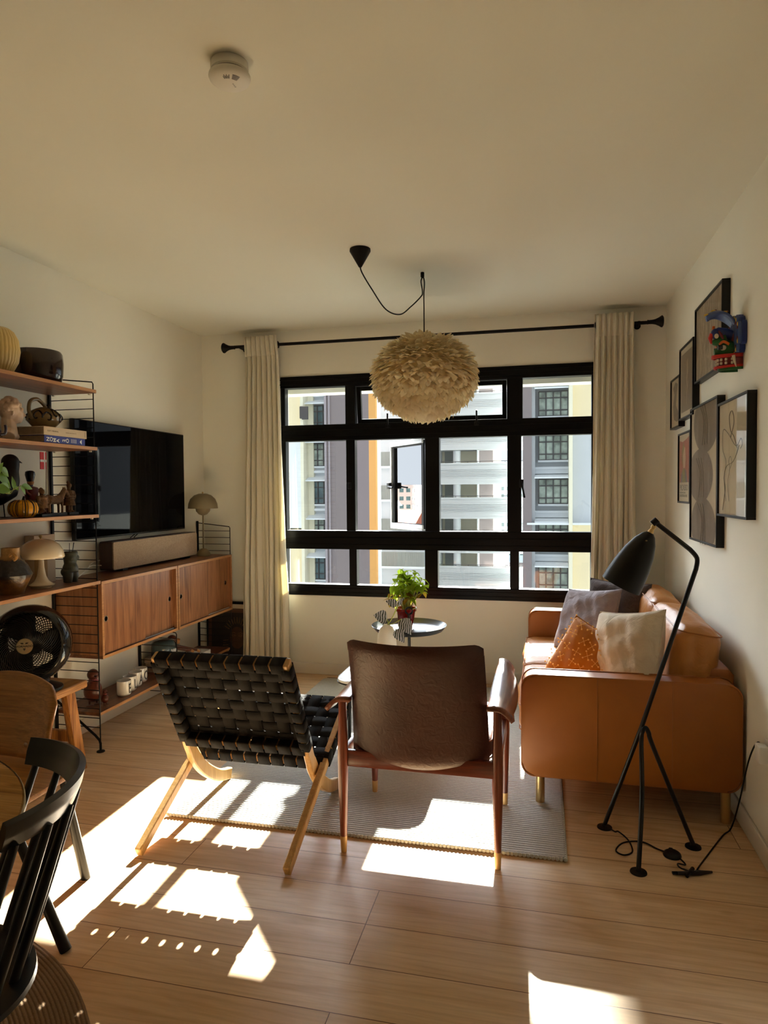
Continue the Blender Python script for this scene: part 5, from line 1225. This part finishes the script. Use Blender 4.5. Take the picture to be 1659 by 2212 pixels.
# pictures leaning on the far wall in the corner
bl = thing('picture_frame', (-2.4, 4.78, 0), 'wide black framed picture with cream mat standing behind the dark print', 'picture frame')
q = MB(); q.box(-2.565, -2.10, 4.776, 4.796, .514, .532, .001, 1); q.box(-2.565, -2.545, 4.776, 4.796, 0.001, .514); q.box(-2.12, -2.10, 4.776, 4.796, .001, .514); q.box(-2.545, -2.12, 4.776, 4.796, .001, .02); q.build('frame', M['lampblk'], bl)
MB().box(-2.545, -2.12, 4.782, 4.790, .02, .514).build('mat_board', M['bookcream'], bl, smooth=False)
dp = thing('dark_print', (-2.36, 4.74, 0), 'dark brown framed print with golden stripes leaning in the corner by the curtain', 'picture')
q = MB(); X = Matrix.Translation((0, 4.766, .001)) @ Matrix.Rotation(rad(-2), 4, 'X')
MB().box(-2.545, -2.135, -.012, .0, 0, .478, .003, 1, X=X).build('frame', P('walnut stained frame', S(84, 52, 34), .5), dp)
MB().box(-2.515, -2.165, -.0135, -.011, .03, .448, X=X).build('print', P('black brown paper', S(34, 26, 20), .6, var=.3, vs=12), dp, smooth=False)
gold = P('dull gold print', S(116, 84, 44), .6, var=.3, vs=60)
b = MB()
for k in range(11):
    a = rad(-62+k*12.4); c_ = Vector((-2.30, -.0145, .28)); b.tube([X @ (c_+Vector((math.sin(a)*.072, 0, math.cos(a)*.085))), X @ (c_+Vector((math.sin(a)*.118, 0, math.cos(a)*.135)))], .0028, 4)
for s_ in (-1, 1):
    for k in range(11): b.tube([X @ Vector((-2.30+s_*.075, -.0145, .235-k*.018)), X @ Vector((-2.30+s_*.118, -.0145, .230-k*.018))], .0024, 4)
b.build('stripe_pattern', gold, dp)
b = MB(); b.ball((0, 0, 0), 1, 24, (.062, .002, .085), X=None); 
for i, v in enumerate(b.v): b.v[i] = X @ (v+Vector((-2.30, -.0135, .255)))
b.build('face_oval', P('umber print', S(74, 46, 26), .6, var=.2, vs=20), dp, angle=180)
b = MB()
for s_ in (-1, 1): b.tube([X @ (Vector((-2.30+s_*.028, -.0158, .272))+Vector((math.cos(t_)*.015, 0, math.sin(t_)*.006))) for t_ in [k*PI/5 for k in range(10)]], .0014, 4, closed=True); b.tube(spline([X @ Vector((-2.30+s_*.012, -.0158, .288)), X @ Vector((-2.30+s_*.030, -.0158, .296)), X @ Vector((-2.30+s_*.048, -.0158, .286))], 4), .0014, 4)
b.build('eye_lines', gold, dp)
# ---------------------------------------------------------------- fan on the rustic stool
st_ = thing('stool', (-2.36, 2.70, 0), 'rustic old elm stool carrying the black fan', 'stool')
MB().box(-2.50, -2.218, 2.50, 2.905, .412, .452, .010, 3).build('seat', M['rusticx'], st_)
for sx_ in (0, 1):
    for sy_ in (0, 1):
        xt, xb = ((-2.445, -2.475), (-2.262, -2.248))[sx_]; yt, yb = ((2.59, 2.545), (2.81, 2.872))[sy_]
        MB().bar((xb, yb, .002), (xt, yt, .415), .046, .052, .006, 0).build('leg', M['rustic'], st_)
MB().box(-2.463, -2.26, 2.545, 2.572, .15, .205, .004).build('stretcher', M['rustic'], st_)
MB().box(-2.463, -2.26, 2.842, 2.868, .15, .205, .004).build('stretcher', M['rustic'], st_)
fn_ = thing('fan', (-2.33, 2.68, .452), 'glossy black round desk fan with a spiral grille and silver badge', 'fan')
FC = Vector((-2.372, 2.700, .672)); FD = Vector((.48, -.87, .10)).normalized()
X = basis(FC, Vector((0, 0, 1)).cross(FD), Vector((0, 0, 1)) - FD*FD.z)  # local z = facing
prf = [(.150, .088), (.160, .092), (.172, .080), (.182, .045), (.186, .0), (.178, -.045), (.150, -.085), (.125, -.10), (.120, -.095), (.145, -.075), (.168, -.04), (.172, .0), (.168, .045), (.150, .075), (.150, .088)]
MB().lathe(prf, n=72, X=X).build('housing', M['gloss'], fn_, angle=60)
def grille(b, zc, z1_, r0, r1, n, tw, w_, sgn=1):
    for k in range(n):
        a0 = 2*PI*k/n; pts = []
        for i in range(9):
            t_ = i/8; r_ = r0+(r1-r0)*t_; a = a0+sgn*tw*(t_**1.15); z = zc+(z1_-zc)*t_-.0+.014*math.sin(PI*t_)
            pts.append(X @ Vector((r_*math.cos(a), r_*math.sin(a), z)))
        b.tube(pts, w_, 4, caps=False)
b = MB(); grille(b, .112, .086, .034, .152, 52, 1.25, .0021); b.build('front_grille', M['lampblk'], fn_)
for rr_, zz in ((.075, .118), (.112, .110)):
    MB().tube([X @ Vector((rr_*math.cos(a), rr_*math.sin(a), zz-.003)) for a in [2*PI*k/48 for k in range(48)]], .0014, 4, closed=True).build('grille_ring', M['lampblk'], fn_)
b = MB(); grille(b, -.10, -.09, .04, .125, 36, .9, .0026, -1); b.build('rear_grille', M['lampblk'], fn_)
for k in range(3):
    def bl_(u, v, k=k):
        r_ = .035+.10*u; a = 2*PI*k/3+(v-.5)*(1.5-.3*u); return X @ Vector((r_*math.cos(a), r_*math.sin(a), -.02+.055*(v-.5)))
    MB().grid(bl_, 8, 8).build('blade', M['lampblk'], fn_, angle=180, solid=.003)
MB().lathe([(1e-4, -.075), (.055, -.07), (.058, -.03), (.035, .0), (.035, .108), (1e-4, .110)], n=32, X=X).build('motor_hub', M['lampblk'], fn_)
bdg = MB().lathe([(.036, .106), (.037, .112), (.034, .1165), (1e-4, .118)], n=40, X=X).build('badge', P('brushed champagne metal', S(196, 180, 146), .3, .9, var=.03), fn_)
text_mesh('lettering', 'VORNADO', .0125, black_ink, bdg, X @ Matrix.Translation((0, -.004, .1178)), .0006, 'CENTER', sx_=1.12, bold=.0004)
b = MB()
for s_ in (-1, 1): b.add([X @ Vector((s_*q[0], q[1], .1188)) for q in ((.018, .017), (.006, .017), (.003, .0105), (.012, .0105))]+[X @ Vector((s_*q[0], q[1], .117)) for q in ((.018, .017), (.006, .017), (.003, .0105), (.012, .0105))], [(0, 1, 2, 3), (4, 5, 6, 7), (0, 1, 5, 4), (1, 2, 6, 5), (2, 3, 7, 6), (3, 0, 4, 7)])
b.add([X @ Vector((q[0], q[1], z)) for z in (.1188, .117) for q in ((-.006, -.009), (.006, -.009), (0, -.021))], [(0, 1, 2), (3, 4, 5), (0, 1, 4, 3), (1, 2, 5, 4), (2, 0, 3, 5)])
b.build('emblem', black_ink, bdg, smooth=False)
b = MB(); bc_ = Vector((-2.325, 2.70, .4525))
b.lathe([(1e-4, .0), (.098, .0), (.103, .006), (.100, .014), (.07, .028), (.045, .040), (.040, .052), (1e-4, .055)], bc_, 48); b.build('base', M['lampblk'], fn_)
b = MB(); b.tube([bc_+Vector((0, 0, .03)), bc_+Vector((-.02, -.0, .075))], [.060, .10], 20, flat=.55); b.build('neck', M['gloss'], fn_)

# ---------------------------------------------------------------- dining corner
dt = thing('dining_table', (-1.514, .807, 0), 'round oak dining table with a pale edge at the lower left', 'table')
DC = (-1.514, .8075, 0)
MB().lathe([(1e-4, .722), (.570, .722), (.586, .730), (.586, .738), (.582, .742), (1e-4, .742)], DC, 96).build('tabletop', M['tableoak'], dt)
MB().lathe([(.586, .727), (.5885, .731), (.5885, .739), (.586, .7425)], DC, 96, close=True).build('edge_band', P('pale edge band', S(206, 190, 160), .5), dt)
MB().lathe([(.26, .0122), (.27, .02), (.10, .035), (.045, .06), (.040, .66), (.14, .70), (.30, .7215), (1e-4, .7215)], DC, 40).build('pedestal', M['ceram'], dt)
pc = thing('plywood_chair', (-1.78, 1.9, 0), 'oak veneer dining chair with black legs behind the round table', 'chair')
def pb_(u, v, s_):
    a = 2*u-1; top = v; x = -1.872+a*(.207+.012*top)
    arch = .045*(1-a*a)*top
    z = .452+.245*top+arch; cor = max(0, abs(a)-.84)/.16
    z -= .05*cor**2.5*(top > .5)*((top-.5)*2)
    return (x, 2.0+.045*a*a*-1+.05*top+s_*.006, z)
X = Matrix.Identity(4)
MB().grid(lambda u, v: pb_(u, v, -1), 28, 14).build('backrest', M['plyoak'], pc, angle=60, solid=.012)
for xx in (-1.98, -1.772):
    MB().lathe([(1e-4, 0), (.008, 0), (.009, .002), (1e-4, .003)], n=16, X=Matrix.Translation((xx, 1.985, .50)) @ Matrix.Rotation(PI/2, 4, 'X')).build('screw', M['steel'], pc)
MB().prism(rrect(-2.06, -1.55, 1.62, 2.02, .10, 8), 'z', .425, .441, .004).build('seat', M['plyoak'], pc)
for (a, c) in (((-1.60, 1.70), (-1.405, 1.712)), ((-2.01, 1.70), (-2.10, 1.69)), ((-1.62, 1.97), (-1.60, 2.06)), ((-2.01, 1.97), (-2.05, 2.06))):
    MB().tube([(a[0], a[1], .43), (c[0], c[1], .001 if math.hypot(c[0]+1.86, c[1]-.78) > 1.02 else .0125)], [.013, .0175], 14).build('leg', M['ebony'], pc)
sp = thing('spindle_chair', (-1.13, .98, 0), 'black spindle back dining chair with a curved top rail in the lower left corner', 'chair')
SC = Vector((-1.215, 1.082, 0)); SE = Vector((-1.165, 1.00, 0))
M['blkpaint'] = P('black painted beech', (.005, .005, .005), .32, var=0, spec=.35)
MB().lathe([(1e-4, .415), (.15, .415), (.195, .425), (.212, .44), (.210, .450), (.195, .453), (.10, .446), (1e-4, .444)], (SE.x, SE.y, 0), 64, rfun=lambda a, z: 1+.05*math.cos(2*a)).build('seat', M['blkpaint'], sp)
def rail(u, v, s_):
    a = rad(89-107*u); R = .285
    lean = .022; hgt = .034*(1-.15*abs(2*u-1))
    z = .765+.004*math.cos(a)+hgt*(2*v-1); r_ = R+lean*(2*v-1)*.5+s_*.010*(1-.3*abs(2*v-1))
    return (SC.x+r_*math.cos(a)*1.0, SC.y+r_*math.sin(a), z)
def rail_loop(u, v):
    if v < .5: return rail(u, v*2, 1)
    return rail(u, 2-2*v, -1)
b = MB(); b.grid(rail_loop, 40, 24)
W = 25
b.f.append([i for i in range(24)]); b.mi.append(0); b.f.append([40*W+i for i in range(24)][::-1]); b.mi.append(0)
b.build('top_rail', M['blkpaint'], sp, angle=50)
for k in range(7):
    a = rad(84-97*k/6); a2 = rad(96-118*k/6)
    p0 = Vector((SE.x+.185*math.cos(a2), SE.y+.185*math.sin(a2), .44)); p1 = Vector((SC.x+.283*math.cos(a), SC.y+.283*math.sin(a), .745))
    MB().tube([p0, p0+(p1-p0)*.5, p1], [.0090, .0105, .0080], 12).build('spindle', M['blkpaint'], sp)
for ad in (95, -15, 165, 235):
    a = rad(ad); MB().tube([(SE.x+.13*math.cos(a), SE.y+.13*math.sin(a), .42), (SE.x+.215*math.cos(a), SE.y+.215*math.sin(a), .0125)], [.016, .011], 14).build('leg', M['blkpaint'], sp)

# ---------------------------------------------------------------- coffee table, tray table, plants
ct = thing('coffee_table', (-.75, 3.65, 0), 'low coffee table with a glossy white rounded top behind the armchair', 'table')
MB().prism(rrect(-1.055, -.50, 3.29, 4.02, .10, 8), 'z', .388, .402, .003).build('tabletop', P('white laminate', (.80, .81, .80), .12, var=0), ct)
MB().prism(rrect(-1.058, -.497, 3.287, 4.023, .102, 8), 'z', .382, .3885, .001).build('edge_rim', M['lampblk'], ct)
for x, y in ((-.99, 3.36), (-.57, 3.36), (-.99, 3.95), (-.57, 3.95)): MB().lathe([(.011, .0145), (.013, .383)], (x, y, 0), 14).build('leg', M['lampblk'], ct)
tt = thing('tray_table', (-.805, 4.18, 0), 'round black metal tray table under the window', 'table')
TC = (-.825, 4.17, 0); M['trayblk'] = P('black powder coated steel', (.020, .024, .028), .28, var=0)
MB().lathe([(1e-4, .499), (.205, .499), (.212, .503), (.238, .532), (.2395, .531), (.214, .500), (.206, .496), (1e-4, .496)], TC, 72).build('tray', M['trayblk'], tt)
MB().lathe([(.0095, .02), (.0095, .60)], TC, 14).build('pole', M['trayblk'], tt)
for a in (.3, .3+2*PI/3, .3+4*PI/3):
    MB().tube([(TC[0], TC[1], .04), (TC[0]+.17*math.cos(a), TC[1]+.17*math.sin(a), .0245)], .009, 10).build('leg', M['trayblk'], tt)
MB().tube([(TC[0]+.022*math.cos(a), TC[1], .62+.022*math.sin(a)) for a in [2*PI*k/24 for k in range(24)]], .005, 8, closed=True).build('ring_handle', M['trayblk'], tt)
bz = thing('potted_plant', (-.80, 4.24, .50), 'bushy green basil plant in a red glass pot on the tray table', 'plant')
BZ = (-.865, 4.27, 0); redg = P('red glass', S(150, 34, 22), .15, var=0, coat=.5)
MB().lathe([(1e-4, .4995), (.042, .4995), (.056, .565), (.062, .600), (.070, .604), (.072, .622), (.068, .622), (.058, .604), (.052, .57), (1e-4, .56)], BZ, 36).build('pot', redg, bz)
MB().lathe([(1e-4, .598), (.057, .598)], BZ, 20).build('soil', P('soil', (.05, .03, .02), .9), bz)
M['basil'] = translucent('yellow green basil leaf', S(128, 150, 40), S(186, 214, 60), .5, .2, 60); M['basil2'] = translucent('browning basil leaf', S(140, 110, 40), S(170, 140, 40), .4, .2, 60)  # yellow green leaf colour, brown for some of the low leaves
rr = random.Random(21)
tips = []
for k in range(30):
    a = rr.uniform(0, 2*PI); r_ = rr.uniform(.02, .14); zt = rr.uniform(.70, .90)-r_*.6
    p1 = Vector((BZ[0]+r_*math.cos(a), BZ[1]+r_*math.sin(a), zt)); p0 = Vector((BZ[0]+r_*.2*math.cos(a), BZ[1]+r_*.2*math.sin(a), .595))
    pm = (p0+p1)/2+Vector((0, 0, .03)); tips.append((p0, pm, p1))
    MB().tube(spline([p0, pm, p1], 5), .0022, 6).build('stem', M['stem'], bz)
nl = 0
for p0, pm, p1 in tips:
    for j, c_ in enumerate((p1, p1, p1, p1+(pm-p1)*.25, p1+(pm-p1)*.4, (p1+pm)/2)):
        a = rr.uniform(0, 2*PI); L = rr.uniform(.05, .08)*(1 if j else .7); dz = rr.uniform(-.045, .015) if j else .02
        b = MB(); leafmesh(b, c_, c_+Vector((L*math.cos(a)*.8, L*math.sin(a)*.8, dz)), L*.30, (0, 0, 1), .35)
        b.build('leaf', M['basil2'] if c_.z < .74 and rr.random() < .5 else M['basil'], bz, angle=180, recalc=False); nl += 1
bg_ = thing('potted_plant', (-.86, 3.72, .402), 'silver veined begonia leaves in a white pleated vase on the coffee table', 'plant')
VC = (-.862, 3.70, .4025)
MB().lathe([(1e-4, 0), (.050, 0), (.056, .02), (.058, .10), (.052, .16), (.040, .20), (.024, .215), (.018, .222), (.016, .215), (1e-4, .18)], VC, 28, rfun=lambda a, z: 1+.02*math.sin(z*430)).build('pleated_vase', translucent('pleated paper porcelain', (.84, .80, .70), (.84, .72, .50), .3, .1), bg_, angle=50)
def begmat():
    m, nt, p = newmat('silver veined leaf'); v = coords(nt); wv = nt.nodes.new('ShaderNodeTexWave'); wv.inputs['Scale'].default_value = 26; wv.inputs['Distortion'].default_value = 5; nt.links.new(v, wv.inputs[0])
    nt.links.new(ramp(nt, wv.outputs['Fac'], [(.35, S(34, 48, 34)), (.6, S(190, 192, 196))]), p.inputs['Base Color']); p.inputs['Roughness'].default_value = .35; return m
M['beg'] = begmat()
for (c_, t_, w_) in (((-.86, 3.70, .655), (-.925, 3.66, .685), .042), ((-.80, 3.70, .735), (-.86, 3.68, .765), .026), ((-.78, 3.72, .655), (-.715, 3.66, .585), .040), ((-.80, 3.66, .605), (-.745, 3.62, .545), .032), ((-.80, 3.73, .73), (-.765, 3.72, .78), .012)):
    b = MB(); leafmesh(b, c_, t_, w_, (0, -.8, .6), .12); b.build('leaf', M['beg'], bg_, angle=180, recalc=False)
    MB().tube(spline([(VC[0]+.005, VC[1], .62), ((VC[0]+c_[0])/2+.01, VC[1]-.01, (.62+c_[2])/2+.0), c_], 5), .0025, 6).build('stem', M['stem'], bg_)

# ---------------------------------------------------------------- pictures on the right wall
M['artglass'] = glassmat('picture glazing', (1, 1, 1), .03, 0., .30)
paper = P('cream art paper', S(214, 198, 166), .8, var=.02); taupe = P('taupe ink', S(128, 112, 94), .8, var=.06, vs=20); dktaupe = P('dark taupe ink', S(96, 84, 72), .8)
def frame(lab, y0_, y1_, z0_, z1_, name='picture_frame', fw_=.010, dep=.035, bg=None, mat_=None):
    t = thing(name, (XR-dep/2, (y0_+y1_)/2, z0_), lab, 'picture'); xf = XR-dep
    f = MB(); f.box(xf, XR, y0_, y1_, z0_, z0_+fw_, .001, 1); f.box(xf, XR, y0_, y1_, z1_-fw_, z1_, .001, 1); f.box(xf, XR, y0_, y0_+fw_, z0_+fw_, z1_-fw_, .001, 1); f.box(xf, XR, y1_-fw_, y1_, z0_+fw_, z1_-fw_, .001, 1)
    f.build('frame', M['lampblk'], t)
    xa = xf+.008
    pr = MB().box(xa, xa+.004, y0_+fw_, y1_-fw_, z0_+fw_, z1_-fw_).build('print', bg or paper, t, smooth=False)
    MB().box(xf+.003, xf+.005, y0_+fw_, y1_-fw_, z0_+fw_, z1_-fw_).build('glazing', M['artglass'], t, smooth=False)
    return t, pr, xa-.0006
def flat(pr, xa, poly, mat, name='printed_shape', k=1):
    xx = xa-.0004*(k-1)
    return MB().prism(poly, 'x', xx, xx+.0004).build(name, mat, pr, smooth=False)
def line(pr, xa, pts, w_, mat, name='printed_line'):
    b = MB(); b.tube(spline([(xa, y, z) for y, z in pts], 6), w_, 5, flat=.3); return b.build(name, mat, pr)
# marbled photo
def marble():
    m, nt, p = newmat('marbled sepia print'); v = coords(nt, (1, 1, .25)); n = noise(nt, v, 9, 5, 3.5)
    nt.links.new(ramp(nt, n, [(.35, S(132, 112, 88)), (.5, S(160, 140, 112)), (.56, S(196, 180, 152)), (.62, S(150, 130, 104))]), p.inputs['Base Color']); p.inputs['Roughness'].default_value = .6; return m
frame('large sepia marbled print in a black frame behind the carved mask', 3.232, 3.775, 1.925, 2.305, bg=marble())
t, pr, xa = frame('botanical print on brown paper in a black frame', 3.815, 4.172, 1.775, 2.180)
flat(pr, xa, [(3.845, 1.815), (4.142, 1.815), (4.142, 2.140), (3.845, 2.140)], P('brown paper', S(138, 118, 92), .8)); rr = random.Random(8)
for k in range(16):
    a = rr.uniform(-.9, .9); z = rr.uniform(1.90, 2.07); y = 3.99; line(pr, xa-.0006, [(y, z-.03), (y+math.sin(a)*.02, z), (y+math.sin(a)*.05, z+.03)], .0018, paper)
line(pr, xa-.0006, [(3.99, 1.85), (3.985, 1.95), (3.995, 2.09)], .0014, paper)
t, pr, xa = frame('small print of a curved grey figure in a black frame, farthest on the wall', 4.178, 4.445, 1.745, 2.045)
flat(pr, xa, [(4.20, 1.79), (4.27, 1.78), (4.36, 1.80), (4.39, 1.88), (4.35, 1.95), (4.39, 1.99), (4.32, 2.02), (4.25, 2.0), (4.28, 1.94), (4.30, 1.88), (4.24, 1.84)], taupe)
t, pr, xa = frame('red and cream exhibition poster in a black frame, low on the wall', 3.880, 4.200, 1.303, 1.700)
flat(pr, xa, [(3.90, 1.42), (4.18, 1.42), (4.18, 1.660), (4.10, 1.648), (4.02, 1.655), (3.90, 1.675)], P('brick red ink', S(178, 96, 70), .8))
gr2 = P('olive ink', S(140, 132, 64), .8); pk2 = P('pale ink', S(206, 176, 140), .8); lv = P('slate ink', S(120, 110, 116), .8)
flat(pr, xa, [(3.96, 1.42), (4.14, 1.42), (4.12, 1.47), (4.07, 1.50), (4.0, 1.49)], lv, k=3); flat(pr, xa, [(4.00, 1.42), (4.09, 1.42), (4.09, 1.49), (4.03, 1.50)], gr2, k=5); flat(pr, xa, [(4.02, 1.50), (4.07, 1.50), (4.085, 1.57), (4.06, 1.625), (4.02, 1.61), (4.005, 1.55)], pk2, k=4); flat(pr, xa, [(4.07, 1.50), (4.10, 1.54), (4.10, 1.60), (4.06, 1.645), (4.04, 1.62), (4.085, 1.57)], gr2, k=6)
text_mesh('lettering', 'PICASSO', .046, dktaupe, pr, basis((xa-.0003, 4.165, 1.375), (0, -1, 0), (0, 0, 1)), .0002, sx_=1.22)
for zz, h_, body in ((1.358, .008, 'MUSEE DES ARTS'), (1.338, .014, 'EXPOSITION 1955')): text_mesh('lettering', body, h_*1.4, dktaupe, pr, basis((xa-.0003, 4.170, zz), (0, -1, 0), (0, 0, 1)), .0002, sx_=1.9 if h_ < .01 else 1.3)
t, pr, xa = frame('large black framed print of stacked grey circles', 3.300, 3.872, 1.115, 1.806)
def circ(cy, cz, ry, rz, a0=0, a1=360, n=40): return [(cy+ry*math.cos(rad(a0+(a1-a0)*i/n)), cz+rz*math.sin(rad(a0+(a1-a0)*i/n))) for i in range(n+1)][:(-1 if a1-a0 >= 360 else None)]
def clipc(cy, cz, ry, rz):
    out = []
    for (y, z) in circ(cy, cz, ry, rz): out.append((min(3.861, max(3.311, y)), min(1.795, max(1.126, z))))
    res_ = []
    for q in out:
        if not res_ or (abs(q[0]-res_[-1][0])+abs(q[1]-res_[-1][1])) > 1e-4: res_.append(q)
    return res_
flat(pr, xa, clipc(3.55, 1.715, .26, .155), taupe); flat(pr, xa, clipc(3.66, 1.45, .26, .135), taupe, k=3); flat(pr, xa, clipc(3.60, 1.20, .26, .14), taupe, k=2)
for cy, cz in ((3.55, 1.70), (3.62, 1.44), (3.58, 1.21)):
    for k in range(3): line(pr, xa-.0012, [(cy+.12-k*.05, cz+.10), (cy+.03-k*.03, cz+.02), (cy+.06-k*.05, cz-.10)], .0014, dktaupe)
t, pr, xa = frame('black framed line drawing of a looping figure, nearest on the wall', 2.842, 3.296, 1.262, 1.763)
xa -= .0003
line(pr, xa, [(3.17, 1.33), (3.20, 1.43), (3.17, 1.50), (3.23, 1.56), (3.22, 1.64), (3.14, 1.62), (3.02, 1.56), (2.95, 1.585), (2.93, 1.56), (2.955, 1.545)], .0024, dktaupe)
line(pr, xa, [(3.12, 1.33), (3.14, 1.41), (3.11, 1.47), (3.13, 1.50), (3.10, 1.52), (3.08, 1.49), (3.12, 1.46)], .0018, dktaupe)
line(pr, xa, [(3.10, 1.60), (3.05, 1.66), (3.08, 1.71), (3.12, 1.69), (3.10, 1.63), (3.05, 1.60), (3.0, 1.55)], .0018, dktaupe)
line(pr, xa, [(3.22, 1.29), (3.18, 1.38), (3.20, 1.43), (3.16, 1.48), (3.05, 1.50), (2.97, 1.56)], .0014, dktaupe)

# ---------------------------------------------------------------- carved mask
mk = thing('carved_mask', (.74, 3.02, 1.94), 'brightly painted carved wall mask with feathers, parrot head and toothed red jaws', 'mask')
pb2 = P('cobalt paint', S(30, 50, 120), .35, var=.1, vs=30); lb = P('mid blue paint', S(60, 84, 140), .35, var=.15, vs=40); pg = P('green paint', S(24, 96, 40), .35, var=.2, vs=30); pr_ = P('red paint', S(196, 34, 30), .35); py_ = P('yellow paint', S(206, 170, 60), .4); pm_ = P('maroon paint', S(110, 26, 30), .35); po_ = P('orange paint', S(214, 104, 36), .4); pw_ = P('ivory paint', S(220, 206, 180), .4); pk_ = P('black paint', (.012, .012, .012), .35, var=0)
# local frame: n = out of the wall (-x), drawn in (out, z) with thickness along y
YM = 3.00
def px(px_, py_z):  # photo pixels of the mask's side view -> out distance and height
    return px_, py_z
def slab(poly, y0_, y1_, mat, name, bev=.006):
    MB().prism([(XR-a, z) for a, z in poly], 'y', y0_, y1_, bev).build(name, mat, mk)
# back board with scalloped feathers
b = MB()
for k in range(7):
    yy = YM-.115+k*.036; hh = (.055, .085, .10, .108, .10, .085, .055)[k]
    b.prism(rrect(yy-.019, yy+.019, 2.075-hh*1.35, 2.075+hh, .016), 'x', XR-.034, XR-.002, .004)
b.build('back_board', pb2, mk)
for k in range(7):
    yy = YM-.115+k*.036; hh = (.055, .085, .10, .108, .10, .085, .055)[k]
    fe = MB().prism(rrect(yy-.014, yy+.014, 2.075-hh*1.35+.004, 2.075+hh-.006, .012), 'x', XR-.056, XR-.034, .006).build('feather', lb, mk)
    for sgn, e_ in ((1, 2.075+hh-.022), (-1, 2.075-hh*1.35+.020)):
        MB().ball((XR-.056, yy, e_), 1, 14, (.004, .010, .016)).build('feather_eye', py_, fe, angle=180); MB().ball((XR-.058, yy, e_-sgn*.014), 1, 12, (.004, .008, .011)).build('feather_spot', pm_, fe, angle=180)
MB().ball((XR-.058, YM, 2.055), 1, 20, (.010, .034, .042)).build('medallion', pm_, mk, angle=180); MB().ball((XR-.066, YM, 2.055), 1, 20, (.007, .016, .026)).build('medallion_centre', lb, mk, angle=180)
# crest sweeping forward
def crest(u, v):
    s_ = u; r0 = Vector((XR-.05-.175*s_**1.1, 0, 2.095+.115*math.sin(PI*.60*s_+.25)-.02*s_)); w_ = .020+.055*math.sin(PI*min(1, s_*.9+.1)); a = (v-.5)*2
    return (r0.x+.012*(a*a), YM+a*w_, r0.z+.012*(1-a*a)-.012*abs(a))
MB().grid(crest, 20, 14).build('crest', lb, mk, angle=180, solid=.014)
for s_, ya in ((.42, -.03), (.75, 0.0), (.98, .0), (.42, .035)):
    c_ = Vector(crest(s_, .5+ya*8)); MB().ball(c_+Vector((0, 0, .006)), 1, 14, (.018, .014, .007)).build('crest_eye', py_, mk, angle=180); MB().ball(c_+Vector((.012, 0, .009)), 1, 12, (.011, .010, .006)).build('crest_spot', pm_, mk, angle=180)
# parrot head
b = MB(); b.tube([(XR-.05, YM, 2.065), (XR-.10, YM, 2.085), (XR-.145, YM, 2.090), (XR-.175, YM, 2.080)], [.030, .030, .031, .024], 16)
b.ball((XR-.165, YM, 2.085), .030, 16); blob('bird_head', b, pb2, mk, .003, 3)
MB().tube([(XR-.185, YM, 2.080), (XR-.198, YM, 2.060), (XR-.190, YM, 2.035), (XR-.182, YM, 2.030)], [.018, .014, .008, .003], 12).build('beak', pr_, mk)
MB().lathe([(1e-4, 0), (.013, 0), (.014, .003), (1e-4, .005)], n=18, X=Matrix.Translation((XR-.165, YM-.030, 2.066)) @ Matrix.Rotation(PI/2, 4, 'X')).build('cheek', pw_, mk)
MB().tube([(XR-.150, YM-.026, 2.095), (XR-.138, YM-.036, 2.072), (XR-.122, YM-.034, 2.048)], [.005, .010, .005], 10).build('wing', pm_, mk)
MB().box(XR-.185, XR-.168, YM-.008, YM+.008, 2.108, 2.128, .003).build('comb', po_, mk)
b = MB(); b.tube([(XR-.10, YM, 2.055), (XR-.145, YM, 2.040), (XR-.185, YM, 2.035)], [.034, .028, .012], 14); blob('throat', b, pg, mk, .003, 2)
# green face with eye and brow
b = MB(); b.tube([(XR-.03, YM, 1.985), (XR-.09, YM, 1.995), (XR-.13, YM, 1.985), (XR-.172, YM, 1.978)], [.052, .050, .034, .016], 18); blob('face', b, pg, mk, .003, 3)
for s_ in (-1, 1):
    MB().ball((XR-.125, YM+s_*.040, 1.998), 1, 14, (.022, .012, .015)).build('eye_white', pw_, mk, angle=180); MB().tube([(XR-.132, YM+s_*.046, 2.000), (XR-.160, YM+s_*.050, 1.998)], [.013, .013], 14).build('pupil', pk_, mk)
    MB().tube(spline([(XR-.150, YM+s_*.044, 2.016), (XR-.125, YM+s_*.050, 2.030), (XR-.090, YM+s_*.052, 2.014)], 5), .008, 8).build('eyebrow', po_, mk)
# jaws
def jaw(z0_, z1_, out, dz, mat, name):
    def fn(u, v):
        a = (u-.5)*PI*1.02; r_ = out*math.cos(a)**.8 if math.cos(a) > 0 else 0
        return (XR-.004-r_, YM+.058*math.sin(a), z0_+(z1_-z0_)*v+dz*math.cos(a))
    MB().grid(fn, 24, 4).build(name, mat, mk, angle=60, solid=.010)
jaw(1.942, 1.962, .180, .0, pr_, 'upper_lip'); jaw(1.888, 1.902, .165, -.004, pr_, 'lower_lip'); jaw(1.902, 1.944, .145, 0, pm_, 'mouth'); jaw(1.874, 1.890, .140, -.002, pg, 'chin')
for zc in (1.932, 1.912):
    for k in range(9):
        a = (k-4)*.30; r_ = .152*math.cos(a)**.8
        MB().box(-.0075, .0075, -.006, .006, -.0075, .0075, .003, X=Matrix.Translation((XR-.004-r_, YM+.062*math.sin(a), zc)) @ Matrix.Rotation(-a*.5, 4, 'Z')).build('tooth', pw_, mk)
for s_ in (-1, 1): MB().tube([(XR-.065, YM+s_*.062, 1.950), (XR-.058, YM+s_*.064, 1.915), (XR-.046, YM+s_*.062, 1.885)], [.011, .008, .002], 10).build('fang', pw_, mk)

# bring the mask to its real size on the wall
old = Vector(mk.location); Sx = Vector((.60, .66, .74)); anchor = Vector((XR, YM, 2.055)); tgt = Vector((XR, 3.065, 2.008))
mk.scale = Sx; dd_ = anchor-old; mk.location = tgt-Vector((dd_.x*Sx.x, dd_.y*Sx.y, dd_.z*Sx.z))
